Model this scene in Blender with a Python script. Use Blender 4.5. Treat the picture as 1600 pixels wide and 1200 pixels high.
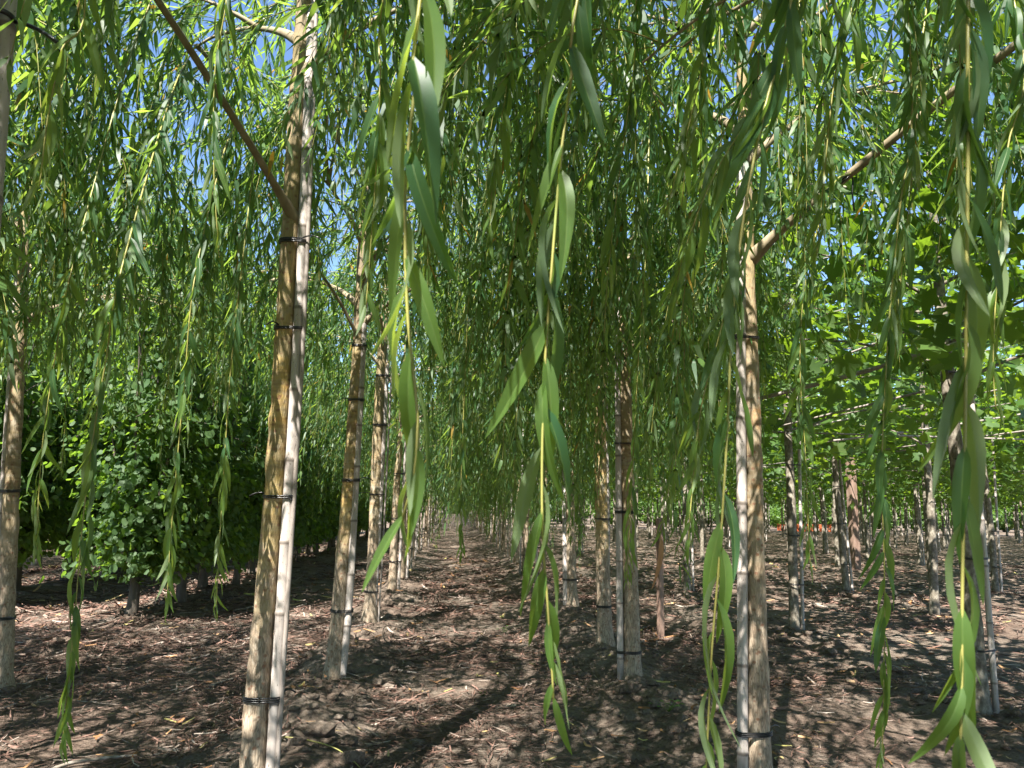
import bpy, math, random
import numpy as np
from mathutils import Matrix, Vector

for _o in list(bpy.data.objects):
    bpy.data.objects.remove(_o)
S = bpy.context.scene
COL = S.collection
rad = math.radians
RNG = np.random.default_rng(7)
random.seed(7)

# ------------------------------------------------------------------ camera, sky, sun, exposure
CAM = np.array([0.0, 0.0, 1.2])
FPX = 1150.0                      # focal length in pixels of the 1600 wide photograph
YAW, PITCH, ROLL = 4.45, 9.5, 1.2


def cam_basis():
    y, p, r = rad(YAW), rad(PITCH), rad(ROLL)
    f = np.array([math.sin(y) * math.cos(p), math.cos(y) * math.cos(p), math.sin(p)])
    r0 = np.array([math.cos(y), -math.sin(y), 0.0])
    u0 = np.cross(r0, f)
    return r0 * math.cos(r) + u0 * math.sin(r), u0 * math.cos(r) - r0 * math.sin(r), f


CR, CU, CF = cam_basis()
cam = bpy.data.cameras.new('camera')
cam.sensor_width = 36.0
cam.lens = FPX / 1600 * 36
cam.clip_start = 0.02
cam.clip_end = 1500
cam.dof.use_dof = True
cam.dof.focus_distance = 3.6
cam.dof.aperture_fstop = 18.0
cam_o = bpy.data.objects.new('camera', cam)
COL.objects.link(cam_o)
cam_o.matrix_world = Matrix(((CR[0], CU[0], -CF[0], CAM[0]), (CR[1], CU[1], -CF[1], CAM[1]), (CR[2], CU[2], -CF[2], CAM[2]), (0, 0, 0, 1)))
S.camera = cam_o

SUN_EL = 54.0
LH = np.array([0.45, 0.89]); LH /= np.linalg.norm(LH)     # horizontal direction the light travels
w = bpy.data.worlds.new('World')
S.world = w
w.use_nodes = True
nt = w.node_tree
sky = nt.nodes.new('ShaderNodeTexSky')
sky.sky_type = 'NISHITA'
sky.sun_disc = False
sky.sun_elevation = rad(SUN_EL)
sky.sun_rotation = math.atan2(-LH[0], -LH[1])
sky.air_density = 1.0
sky.dust_density = 0.2
sky.ozone_density = 4.0
sky.altitude = 1200
nt.links.new(sky.outputs[0], nt.nodes['Background'].inputs[0])
nt.nodes['Background'].inputs[1].default_value = 0.075
sun = bpy.data.lights.new('sun', 'SUN')
sun.energy = 5.0
sun.angle = rad(0.5)
sun.color = (1.0, 0.95, 0.87)
sun_o = bpy.data.objects.new('sun', sun)
COL.objects.link(sun_o)
LD = Vector((LH[0] * math.cos(rad(SUN_EL)), LH[1] * math.cos(rad(SUN_EL)), -math.sin(rad(SUN_EL))))
sun_o.rotation_euler = LD.to_track_quat('-Z', 'Y').to_euler()
sun_o.location = (-6, -12, 20)
S.view_settings.view_transform = 'Standard'
S.view_settings.look = 'None'
S.view_settings.gamma = 1.0
S.view_settings.use_curve_mapping = False
S.view_settings.exposure = 2.2
S.render.engine = 'CYCLES'
S.cycles.max_bounces = 8
S.cycles.diffuse_bounces = 4
S.cycles.glossy_bounces = 2
S.cycles.transmission_bounces = 4
S.cycles.transparent_max_bounces = 4
S.cycles.use_denoising = True
S.cycles.sample_clamp_indirect = 6.0


def ray(px, py):
    return CF + CR * ((px - 800) / FPX) + CU * ((600 - py) / FPX)


def at(px, py, Y):
    d = ray(px, py)
    return CAM + d * (Y / d[1])


def proj(P):
    d = np.asarray(P, float) - CAM
    z = d @ CF
    z = np.where(np.abs(z) < 1e-6, 1e-6, z)
    return 800 + FPX * (d @ CR) / z, 600 - FPX * (d @ CU) / z, z


# ------------------------------------------------------------------ small tools
_lat = np.random.default_rng(99).random((256, 256))


def vnoise(x, y):
    x = np.asarray(x, float); y = np.asarray(y, float)
    xi = np.floor(x).astype(int); yi = np.floor(y).astype(int)
    fx = x - xi; fy = y - yi
    fx = fx * fx * (3 - 2 * fx); fy = fy * fy * (3 - 2 * fy)
    a = _lat[xi % 256, yi % 256]; b = _lat[(xi + 1) % 256, yi % 256]
    c = _lat[xi % 256, (yi + 1) % 256]; d = _lat[(xi + 1) % 256, (yi + 1) % 256]
    return (a * (1 - fx) + b * fx) * (1 - fy) + (c * (1 - fx) + d * fx) * fy - 0.5


XL, XR = -0.74, 1.33              # the two willow rows
XS = [-3.05, -5.25]               # the shrub rows
XP = [3.5 + 2.6 * i for i in range(14)]   # the plane tree rows


def gh(x, y):
    """height of the ground"""
    x = np.asarray(x, float); y = np.asarray(y, float)
    h = 0.05 * vnoise(x * .6, y * .6) + 0.035 * vnoise(x * 1.7 + 31, y * 1.7) + 0.02 * vnoise(x * 4.3, y * 4.3 + 17) + 0.014 * vnoise(x * 10, y * 10) + 0.008 * vnoise(x * 21 + 5, y * 21)
    for xr, a, s in [(XL, .15, .34), (XR, .15, .36), (XS[0], .12, .45), (XS[1], .12, .45)] + [(q, .05, .5) for q in XP]:
        m = np.exp(-((x - xr) / s) ** 2)
        h = h + m * (a * (0.75 + 0.9 * vnoise(x * 1.3 + xr * 9, y * 1.5)) + 0.075 * vnoise(x * 5 + 3, y * 5) + .03 * vnoise(x * 14 + 3, y * 14))
    return h - 0.035


def g1(x, y):
    return float(gh(x, y))


class Geo:
    """collects vertices, triangles and quads; attribute values per vertex"""

    def __init__(s):
        s.v = []; s.f3 = []; s.f4 = []; s.lv = []; s.mid = []; s.m3 = []; s.m4 = []; s.n = 0

    def add(s, v, f3=None, f4=None, lv=0.5, mid=0.0, m=0):
        v = np.asarray(v, float).reshape(-1, 3)
        k = len(v)
        s.v.append(v)
        if f3 is not None and len(f3):
            f3 = np.asarray(f3, int).reshape(-1, 3); s.f3.append(f3 + s.n); s.m3.append(np.full(len(f3), m))
        if f4 is not None and len(f4):
            f4 = np.asarray(f4, int).reshape(-1, 4); s.f4.append(f4 + s.n); s.m4.append(np.full(len(f4), m))
        s.lv.append(np.broadcast_to(np.asarray(lv, float), (k,))); s.mid.append(np.broadcast_to(np.asarray(mid, float), (k,)))
        s.n += k
        return s.n - k

    def arrays(s):
        if not hasattr(s, '_a'):
            c = lambda l, d: np.concatenate(l) if l else np.zeros(d)
            s._a = (c(s.v, (0, 3)), c(s.f3, (0, 3)).astype(int), c(s.f4, (0, 4)).astype(int), c(s.lv, 0), c(s.mid, 0), c(s.m3, 0).astype(int), c(s.m4, 0).astype(int))
        return s._a

    def merge(s, o, R=None, t=None, dlv=0.0):
        v, f3, f4, lv, mid, m3, m4 = o.arrays()
        if R is not None: v = v @ np.asarray(R).T
        if t is not None: v = v + t
        s.v.append(v); s.lv.append(np.where(lv > .99, lv, np.clip(lv + dlv, 0, .96))); s.mid.append(mid)
        if len(f3): s.f3.append(f3 + s.n); s.m3.append(m3)
        if len(f4): s.f4.append(f4 + s.n); s.m4.append(m4)
        s.n += len(v)

    def mesh(s, name, mats, smooth=True):
        v, f3, f4, lv, mid, m3, m4 = s.arrays()
        me = bpy.data.meshes.new(name)
        me.vertices.add(len(v)); me.vertices.foreach_set('co', v.astype(np.float32).ravel())
        L = np.concatenate([f3.ravel(), f4.ravel()]).astype(np.int32)
        me.loops.add(len(L)); me.loops.foreach_set('vertex_index', L)
        st = np.concatenate([np.arange(len(f3)) * 3, len(f3) * 3 + np.arange(len(f4)) * 4]).astype(np.int32)
        me.polygons.add(len(st)); me.polygons.foreach_set('loop_start', st)
        me.polygons.foreach_set('material_index', np.concatenate([m3, m4]).astype(np.int32))
        me.polygons.foreach_set('use_smooth', np.full(len(st), smooth))
        a = me.attributes.new('lv', 'FLOAT', 'POINT'); a.data.foreach_set('value', lv.astype(np.float32))
        if mid.any():
            a = me.attributes.new('mid', 'FLOAT', 'POINT'); a.data.foreach_set('value', mid.astype(np.float32))
        me.update(calc_edges=True)
        for m in (mats if isinstance(mats, (list, tuple)) else [mats]):
            me.materials.append(m)
        return me


def unit(v):
    v = np.asarray(v, float)
    return v / max(np.linalg.norm(v), 1e-9)


def tube(g, pts, radii, sides=8, lv=0.5, m=0, cap=True, wob=0.0, rng=None):
    """a swept tube; returns the index of its first vertex"""
    pts = np.asarray(pts, float); n = len(pts)
    radii = np.broadcast_to(np.asarray(radii, float), (n,))
    T = np.gradient(pts, axis=0); T /= np.maximum(np.linalg.norm(T, axis=1), 1e-9)[:, None]
    a = np.array([1.0, 0, 0]) if abs(T[0][0]) < .8 else np.array([0, 1.0, 0])
    U = unit(a - T[0] * (a @ T[0]))
    ang = np.arange(sides) * 2 * math.pi / sides
    V = np.zeros((n, sides, 3))
    for i in range(n):
        U = unit(U - T[i] * (U @ T[i])); W = np.cross(T[i], U)
        rr = radii[i] * (np.ones(sides) if not wob else 1 + wob * (rng.random(sides) - .5))
        V[i] = pts[i] + rr[:, None] * (np.cos(ang)[:, None] * U + np.sin(ang)[:, None] * W)
    i = np.arange(n - 1)[:, None] * sides; k = np.arange(sides)[None]; k2 = (k + 1) % sides
    f4 = np.stack([i + k, i + k2, i + sides + k2, i + sides + k], -1).reshape(-1, 4)
    vv = V.reshape(-1, 3); f3 = []
    if cap:
        vv = np.concatenate([vv, pts[:1], pts[-1:]]); b = n * sides
        for q in range(sides):
            f3.append((b, (q + 1) % sides, q)); f3.append((b + 1, (n - 1) * sides + q, (n - 1) * sides + (q + 1) % sides))
    if np.ndim(lv):
        lv = np.concatenate([np.repeat(lv, sides), [.5, .5] if cap else []])
    return g.add(vv, f3, f4, lv, 0, m)


def smooth_path(P, n):
    """Catmull-Rom through the control points"""
    P = np.asarray(P, float)
    Q = np.concatenate([[2 * P[0] - P[1]], P, [2 * P[-1] - P[-2]]])
    d = np.concatenate([[0], np.cumsum(np.linalg.norm(np.diff(P, axis=0), axis=1))])
    out = []
    for s in np.linspace(0, d[-1], n):
        i = min(int(np.searchsorted(d, s, 'right')) - 1, len(P) - 2)
        t = (s - d[i]) / max(d[i + 1] - d[i], 1e-9)
        a, b, c, e = Q[i], Q[i + 1], Q[i + 2], Q[i + 3]
        out.append(.5 * (2 * b + (c - a) * t + (2 * a - 5 * b + 4 * c - e) * t * t + (3 * b - a - 3 * c + e) * t ** 3))
    return np.array(out)


def tag(o, label=None, cat=None, group=None, kind=None):
    if label: o['label'] = label
    if cat: o['category'] = cat
    if group: o['group'] = group
    if kind: o['kind'] = kind
    return o


def ob(name, me, parent=None, loc=(0, 0, 0), rot=None, scale=None, kind=None):
    o = bpy.data.objects.new(name, me)
    o.location = loc
    if rot is not None: o.rotation_euler = rot
    if scale is not None: o.scale = (scale,) * 3 if np.isscalar(scale) else scale
    if parent is not None: o.parent = parent
    if kind: o['kind'] = kind
    COL.objects.link(o)
    return o


def thing(name, label, cat, loc, group=None):
    return tag(ob(name, None, None, loc), label, cat, group)


# ------------------------------------------------------------------ materials
class N:
    def __init__(s, name):
        s.m = bpy.data.materials.new(name); s.m.use_nodes = True
        s.t = s.m.node_tree; s.b = s.t.nodes['Principled BSDF']; s.out = s.t.nodes['Material Output']

    def node(s, kind, **k):
        n = s.t.nodes.new(kind)
        for a, b in k.items(): setattr(n, a, b)
        return n

    def link(s, a, b): s.t.links.new(a, b)

    def val(s, x, sock):
        if hasattr(x, 'is_output'): s.link(x, sock)
        else: sock.default_value = x

    def math(s, op, a, b=0.0, clamp=False):
        n = s.node('ShaderNodeMath', operation=op, use_clamp=clamp); s.val(a, n.inputs[0]); s.val(b, n.inputs[1]); return n.outputs[0]

    def mix(s, f, a, b, blend='MIX'):
        n = s.node('ShaderNodeMix', data_type='RGBA', blend_type=blend); s.val(f, n.inputs[0])
        for x, q in ((a, n.inputs[6]), (b, n.inputs[7])):
            s.val(x if hasattr(x, 'is_output') else (*x, 1.0), q)
        return n.outputs[2]

    def ramp(s, f, stops, interp='LINEAR'):
        n = s.node('ShaderNodeValToRGB'); s.link(f, n.inputs[0]); r = n.color_ramp; r.interpolation = interp
        while len(r.elements) < len(stops): r.elements.new(.5)
        for e, (p, c) in zip(r.elements, stops): e.position = p; e.color = (*c, 1.0)
        return n.outputs[0]

    def coord(s, scale=(1, 1, 1), which='Object', shift=True):
        c = s.node('ShaderNodeTexCoord').outputs[which]
        if shift:
            r = s.node('ShaderNodeObjectInfo').outputs['Random']
            v = s.node('ShaderNodeVectorMath', operation='SCALE'); v.inputs[0].default_value = (37, 19, 53); s.link(r, v.inputs[3])
            a = s.node('ShaderNodeVectorMath', operation='ADD'); s.link(c, a.inputs[0]); s.link(v.outputs[0], a.inputs[1]); c = a.outputs[0]
        m = s.node('ShaderNodeMapping'); m.inputs['Scale'].default_value = scale; s.link(c, m.inputs[0]); return m.outputs[0]

    def noise(s, c, scale, detail=4, rough=.55, dist=0.0):
        n = s.node('ShaderNodeTexNoise'); s.link(c, n.inputs['Vector']); n.inputs['Scale'].default_value = scale
        n.inputs['Detail'].default_value = detail; n.inputs['Roughness'].default_value = rough; n.inputs['Distortion'].default_value = dist
        return n.outputs[0]

    def voro(s, c, scale, feature='F1'):
        n = s.node('ShaderNodeTexVoronoi', feature=feature); s.link(c, n.inputs['Vector']); n.inputs['Scale'].default_value = scale
        return n.outputs[0]

    def bump(s, h, strength=.5, dist=.01):
        n = s.node('ShaderNodeBump'); n.inputs['Strength'].default_value = strength; n.inputs['Distance'].default_value = dist
        s.link(h, n.inputs['Height']); s.link(n.outputs[0], s.b.inputs['Normal'])

    def attr(s, name):
        return s.node('ShaderNodeAttribute', attribute_name=name).outputs['Fac']

    def base(s, c, rough=.6, spec=.3):
        s.val(c if hasattr(c, 'is_output') else (*c, 1.0), s.b.inputs['Base Color'])
        s.val(rough, s.b.inputs['Roughness']); s.b.inputs['Specular IOR Level'].default_value = spec
        return s.m


def leaf_material(name, top, under, trans, tf, rough, odd=None, midc=None):
    """two-sided leaf: its own colour above and below, and light through the blade"""
    s = N(name)
    lv = s.attr('lv')
    c = s.ramp(lv, top)
    if midc: c = s.mix(s.math('MULTIPLY', s.attr('mid'), .75), c, midc)
    bf = s.node('ShaderNodeNewGeometry').outputs['Backfacing']
    u = s.ramp(lv, under)
    c2 = s.mix(bf, c, u)
    tc = s.ramp(lv, trans)
    if odd:
        k = s.ramp(lv, [(0, (0, 0, 0)), (.975, (0, 0, 0)), (.98, (1, 1, 1))], 'CONSTANT')
        c2 = s.mix(k, c2, odd); tc = s.mix(k, tc, tuple(min(1, q * 1.2) for q in odd))
    nz = s.noise(s.coord((.35, 1, 1) if midc else (1, 1, 1), shift=bool(midc)), 9 if midc else 60, 4, .65)
    c2 = s.mix(s.math('MULTIPLY', nz, .5), c2, tuple(q * .6 for q in top[0][1]))
    rnd = s.node('ShaderNodeObjectInfo').outputs['Random']
    if midc: c2 = s.mix(s.ramp(s.noise(s.coord(), 26, 2), [(.74, (0, 0, 0)), (.78, (.8, .8, .8))]), c2, (.20, .13, .05))
    c2 = s.mix(s.math('MULTIPLY', rnd, .20), c2, (.095, .150, .040))
    s.base(c2, rough, .35)
    tr = s.node('ShaderNodeBsdfTranslucent'); s.link(tc, tr.inputs[0])
    mx = s.node('ShaderNodeMixShader'); mx.inputs[0].default_value = tf
    s.link(s.b.outputs[0], mx.inputs[1]); s.link(tr.outputs[0], mx.inputs[2]); s.link(mx.outputs[0], s.out.inputs[0])
    return s.m


M = {}
M['willow'] = leaf_material('willow_leaf', [(0, (.019, .066, .030)), (.5, (.031, .096, .038)), (.9, (.076, .150, .034))],
                            [(0, (.105, .160, .095)), (.6, (.150, .205, .120)), (1, (.17, .23, .12))],
                            [(0, (.19, .34, .045)), (.5, (.28, .44, .055)), (1, (.44, .58, .07))], .48, .46, (.34, .21, .03), (.16, .24, .07))
M['plane'] = leaf_material('plane_leaf', [(0, (.030, .078, .018)), (.6, (.048, .108, .022)), (1, (.09, .15, .025))],
                           [(0, (.08, .14, .05)), (1, (.12, .19, .07))],
                           [(0, (.13, .25, .015)), (.6, (.25, .40, .022)), (1, (.42, .55, .03))], .42, .5, None, (.16, .24, .07))
M['shrub'] = leaf_material('shrub_leaf', [(0, (.026, .066, .018)), (.6, (.044, .096, .022)), (1, (.075, .14, .026))],
                           [(0, (.045, .10, .035)), (1, (.08, .14, .045))],
                           [(0, (.17, .32, .03)), (1, (.32, .48, .04))], .46, .58, None, None)
M['far'] = leaf_material('far_leaf', [(0, (.05, .10, .022)), (.6, (.08, .15, .03)), (1, (.12, .19, .04))],
                         [(0, (.08, .14, .05)), (1, (.12, .19, .07))], [(0, (.22, .42, .04)), (1, (.36, .55, .07))], .4, .5)


def mat_stem():
    s = N('shoot_stem'); z = s.noise(s.coord((1, 1, 1)), 9, 2)
    return s.base(s.ramp(z, [(.3, (.20, .18, .05)), (.6, (.26, .25, .07)), (.8, (.17, .22, .06))]), .45, .4)


def mat_willow_bark(name='willow_bark', yc=((.33, .20, .065), (.36, .26, .10), (.30, .24, .13), (.20, .175, .085))):
    s = N(name)
    c = s.coord()
    sep = s.node('ShaderNodeSeparateXYZ'); s.link(s.node('ShaderNodeTexCoord').outputs['Object'], sep.inputs[0])
    n1 = s.noise(s.coord((1, 1, 1.5)), 11, 6, .66); bands = s.noise(s.coord((.5, .5, 3.2)), 10, 4, .6); n2 = s.noise(s.coord((1, 1, .35)), 55, 4, .65); n3 = s.noise(s.coord((1, 1, .6)), 16, 3, .6)
    young = s.ramp(n1, list(zip((.32, .45, .58, .72), yc)))
    young = s.mix(s.ramp(bands, [(.50, (0, 0, 0)), (.66, (.75, .75, .75))]), young, (.17, .115, .06))
    young = s.mix(s.ramp(n3, [(.55, (0, 0, 0)), (.63, (.6, .6, .6))]), young, (.30, .27, .21))
    crack = s.voro(s.coord((1, 1, .16)), 105, 'DISTANCE_TO_EDGE')
    old = s.ramp(n2, [(.3, (.17, .125, .085)), (.5, (.30, .235, .17)), (.72, (.40, .34, .26))])
    old = s.mix(s.ramp(crack, [(0, (.8, .8, .8)), (.05, (.4, .4, .4)), (.11, (0, 0, 0))]), old, (.11, .085, .06))
    grey = s.ramp(s.noise(c, 3.2, 4), [(.35, (.19, .15, .10)), (.6, (.26, .20, .10))])
    hz = s.math('ADD', s.math('MULTIPLY', sep.outputs[2], 1.35), s.math('MULTIPLY', s.math('SUBTRACT', n1, .5), 1.5))
    col = s.mix(s.ramp(s.math('MULTIPLY', hz, .5), [(.44, (0, 0, 0)), (.72, (1, 1, 1))]), old, young)
    col = s.mix(s.ramp(s.math('MULTIPLY', sep.outputs[2], .25), [(.40, (0, 0, 0)), (.62, (1, 1, 1))]), col, grey)
    spots = s.voro(s.coord((1, 1, 1.3)), 26)
    col = s.mix(s.ramp(spots, [(0, (.9, .9, .9)), (.16, (.7, .7, .7)), (.26, (0, 0, 0))]), col, (.17, .085, .05))
    lichen = s.ramp(n3, [(.66, (0, 0, 0)), (.72, (.5, .5, .5))])
    col = s.mix(lichen, col, (.44, .40, .33))
    s.base(col, .72, .2)
    s.bump(s.math('ADD', s.math('MULTIPLY', crack, .8), n2), .6, .008)
    return s.m


def mat_twig(name, a, b):
    s = N(name); n = s.noise(s.coord((1, 1, .4)), 22, 4)
    s.base(s.ramp(n, [(.3, a), (.7, b)]), .7, .2); s.bump(n, .4, .006)
    return s.m


def mat_plane_bark():
    s = N('plane_bark'); c = s.coord((1, 1, .7))
    n = s.noise(c, 30, 5, .65); p = s.voro(s.coord((1, 1, .5)), 22)
    col = s.ramp(n, [(.32, (.075, .062, .048)), (.5, (.15, .13, .10)), (.66, (.27, .245, .20))])
    col = s.mix(s.ramp(p, [(.0, (1, 1, 1)), (.14, (0, 0, 0))]), col, (.34, .31, .25))
    s.base(col, .75, .2); s.bump(n, .5, .008)
    return s.m


def mat_cane():
    s = N('cane'); n = s.noise(s.coord((1, 1, .12)), 40, 4); sp = s.noise(s.coord((1, 1, .5)), 160, 2)
    blot = s.noise(s.coord((1, 1, .25)), 7, 3)
    col = s.ramp(n, [(.3, (.25, .215, .19)), (.55, (.37, .33, .30)), (.75, (.46, .42, .39))])
    col = s.mix(s.ramp(blot, [(.45, (0, 0, 0)), (.7, (.7, .7, .7))]), col, (.27, .235, .21))
    col = s.mix(s.ramp(sp, [(.66, (0, 0, 0)), (.70, (.8, .8, .8))]), col, (.07, .06, .05))
    col = s.mix(s.math('MULTIPLY', s.attr('lv'), .75), col, (.09, .07, .055))
    s.base(col, .6, .3); s.bump(n, .35, .004)
    return s.m


def mat_soil():
    s = N('soil'); c = s.coord(which='Object', shift=False)
    a = s.noise(c, .55, 4, .6); b = s.noise(c, 6, 6, .7); f = s.noise(c, 45, 6, .75); ff = s.noise(c, 160, 3, .7); v = s.voro(c, 34)
    col = s.ramp(b, [(.28, (.098, .074, .060)), (.48, (.172, .139, .109)), (.66, (.262, .217, .176))])
    col = s.mix(s.ramp(a, [(.42, (0, 0, 0)), (.62, (.65, .65, .65))]), col, (.152, .102, .077))
    col = s.mix(s.ramp(f, [(.36, (.75, .75, .75)), (.52, (0, 0, 0))]), col, (.075, .050, .040))
    col = s.mix(s.ramp(ff, [(.60, (0, 0, 0)), (.70, (.5, .5, .5))]), col, (.36, .29, .25))
    s.base(col, .95, .1)
    s.bump(s.math('ADD', s.math('ADD', s.math('MULTIPLY', b, .8), s.math('MULTIPLY', f, 1.0)), s.math('MULTIPLY', v, .5)), 1.0, .035)
    return s.m


def mat_mulch():
    s = N('mulch'); lv = s.attr('lv'); n = s.noise(s.coord(shift=False), 90, 3)
    col = s.ramp(lv, [(0, (.040, .026, .021)), (.25, (.085, .052, .040)), (.45, (.165, .092, .070)), (.62, (.235, .140, .112)), (.76, (.22, .165, .135)), (.88, (.35, .285, .24)), (1, (.50, .44, .39))])
    col = s.mix(s.math('MULTIPLY', n, .5), col, (.07, .05, .04))
    return s.base(col, .9, .12)


def mat_dry():
    s = N('dry_leaf'); lv = s.attr('lv')
    col = s.ramp(lv, [(0, (.16, .075, .035)), (.4, (.30, .16, .075)), (.75, (.40, .27, .15)), (1, (.36, .33, .11))])
    return s.base(col, .75, .2)


def mat_plain(name, c, rough=.5, spec=.4, c2=None, scale=20):
    s = N(name)
    if c2:
        n = s.noise(s.coord((1, 1, .3)), scale, 4); s.base(s.ramp(n, [(.3, c), (.7, c2)]), rough, spec); s.bump(n, .3, .005)
    else: s.base(c, rough, spec)
    return s.m


M['stem'] = mat_stem(); M['wbark'] = mat_willow_bark(); M['pbark'] = mat_plane_bark()
M['orangebark'] = mat_willow_bark('orange_willow_bark', ((.30, .165, .07), (.27, .20, .12), (.25, .205, .14), (.18, .15, .10)))
M['tanbark'] = mat_willow_bark('tan_willow_bark', ((.24, .175, .095), (.29, .225, .13), (.26, .215, .15), (.17, .15, .10)))
M['twig'] = mat_twig('willow_twig', (.17, .135, .085), (.29, .24, .16))
M['reedtwig'] = mat_twig('red_twig', (.16, .06, .03), (.28, .13, .05))
M['sbark'] = mat_twig('shrub_bark', (.045, .037, .03), (.10, .085, .068))
M['cane'] = mat_cane(); M['tie'] = mat_plain('tie_plastic', (.010, .010, .011), .32, .5)
M['soil'] = mat_soil(); M['mulch'] = mat_mulch(); M['dry'] = mat_dry()
M['post'] = mat_plain('weathered_post', (.13, .08, .06), .85, .15, (.27, .19, .15), 14)
M['deadwood'] = mat_plain('dead_wood', (.17, .14, .11), .85, .15, (.36, .32, .28), 30)
M['orange'] = mat_plain('orange_plastic', (.42, .10, .035), .5, .4)
M['weed'] = leaf_material('weed_leaf', [(0, (.04, .11, .02)), (1, (.08, .17, .03))], [(0, (.07, .14, .04)), (1, (.10, .18, .05))], [(0, (.18, .38, .03)), (1, (.3, .5, .05))], .4, .5)

# ------------------------------------------------------------------ ground
def build_ground():
    def axis(lo, n_lo, a, b, step, hi, n_hi):
        q = lambda n, span: span * (np.arange(1, n + 1) / n) ** 2.6
        return np.concatenate([a - q(n_lo, a - lo)[::-1], np.arange(a, b, step), b + q(n_hi, hi - b)])
    xs = axis(-320, 40, -4.5, 6.5, .045, 320, 60)
    ys = axis(-60, 22, 1.6, 13, .045, 620, 150)
    X, Y = np.meshgrid(xs, ys, indexing='ij')
    fade = np.clip(1.4 - np.hypot(X, Y) / 130, 0, 1)
    Z = gh(X, Y) * fade
    nx, ny = X.shape
    i = np.arange(nx - 1)[:, None] * ny; j = np.arange(ny - 1)[None]
    f = np.stack([i + j, i + ny + j, i + ny + j + 1, i + j + 1], -1).reshape(-1, 4)
    g = Geo(); g.add(np.stack([X, Y, Z], -1).reshape(-1, 3), None, f)
    tag(ob('ground', g.mesh('ground', M['soil'])), 'bare brown nursery soil with low ridges along the tree rows', None, None, 'structure')


build_ground()


def scatter_strips(n, rng, near, far, xlim, ln, wd, lvs, name, mat, label, curl=.25, lift=.011, xmask=None):
    """shredded bark: short bent ribbons of two quads lying on the soil"""
    y = np.exp(rng.uniform(math.log(near), math.log(far), n))
    half = y * .80 + .6
    x = np.clip(rng.uniform(-1, 1, n) * half + y * .08, *xlim)
    if xmask is not None:
        k = xmask(x, y, rng); x, y = x[k], y[k]; n = len(x)
    L = rng.uniform(ln[0], ln[1], n) ** 1.0 * np.clip(y / 4.5, 1, 2.4); W = rng.uniform(wd[0], wd[1], n) * np.clip(y / 4.5, 1, 2.4)
    a = rng.uniform(0, 2 * math.pi, n); tilt = rng.normal(0, .16, n); roll = rng.normal(0, .4, n); bend = rng.normal(0, curl, n)
    dx, dy = np.cos(a), np.sin(a)
    z = gh(x, y) + lift + rng.random(n) * .008
    V = np.zeros((n, 6, 3))
    for k, t in enumerate((-.5, 0, .5)):
        off = bend * (t * t * 4) * L * .35
        cx = x + dx * L * t - dy * off; cy = y + dy * L * t + dx * off
        cz = z + np.sin(tilt) * L * t + np.abs(bend) * L * .12 * (t * t * 4)
        cz = np.maximum(cz, gh(cx, cy) + .005)
        ww = W * (1.0 if k == 1 else .7) * .5
        V[:, 2 * k] = np.stack([cx - dy * ww, cy + dx * ww, cz + np.sin(roll) * ww + .002], -1)
        V[:, 2 * k + 1] = np.stack([cx + dy * ww, cy - dx * ww, cz - np.sin(roll) * ww + .002], -1)
    b = np.arange(n)[:, None, None] * 6
    f = (b + np.array([[0, 1, 3, 2], [2, 3, 5, 4]])[None]).reshape(-1, 4)
    g = Geo(); g.add(V.reshape(-1, 3), None, f, np.repeat(lvs(rng, n), 6))
    return tag(ob(name, g.mesh(name, mat, False)), label, None, None, 'stuff')


def aisle_mask(x, y, rng):
    d = np.min([np.abs(x - q) / .32 for q in (XL, XR)], axis=0)
    keep = np.where(d < 1, .14, 1.0) * np.where(x > 2.6, .55, 1.0) * np.clip(.62 + 1.6 * vnoise(x * 1.1 + 7, y * 1.1), .12, 1)
    return rng.random(len(x)) < keep


rg = np.random.default_rng(11)
scatter_strips(120000, rg, 1.5, 26, (-7, 14), (.03, .13), (.0025, .0085), lambda r, n: np.clip(r.beta(1.6, 1.9, n), 0, 1), 'bark_mulch', M['mulch'], 'shredded reddish brown bark mulch covering the soil', xmask=aisle_mask)
scatter_strips(4200, rg, 1.6, 18, (-6, 10), (.06, .17), (.006, .016), lambda r, n: r.uniform(.2, .95, n), 'wood_splinters', M['mulch'], 'longer pale wood splinters and twigs among the mulch', .18, xmask=aisle_mask)
scatter_strips(1700, rg, 1.6, 30, (-7, 16), (.045, .10), (.009, .017), lambda r, n: r.uniform(0, 1, n), 'dry_leaves', M['dry'], 'dry curled willow leaves lying on the mulch', .5, .008)


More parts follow.
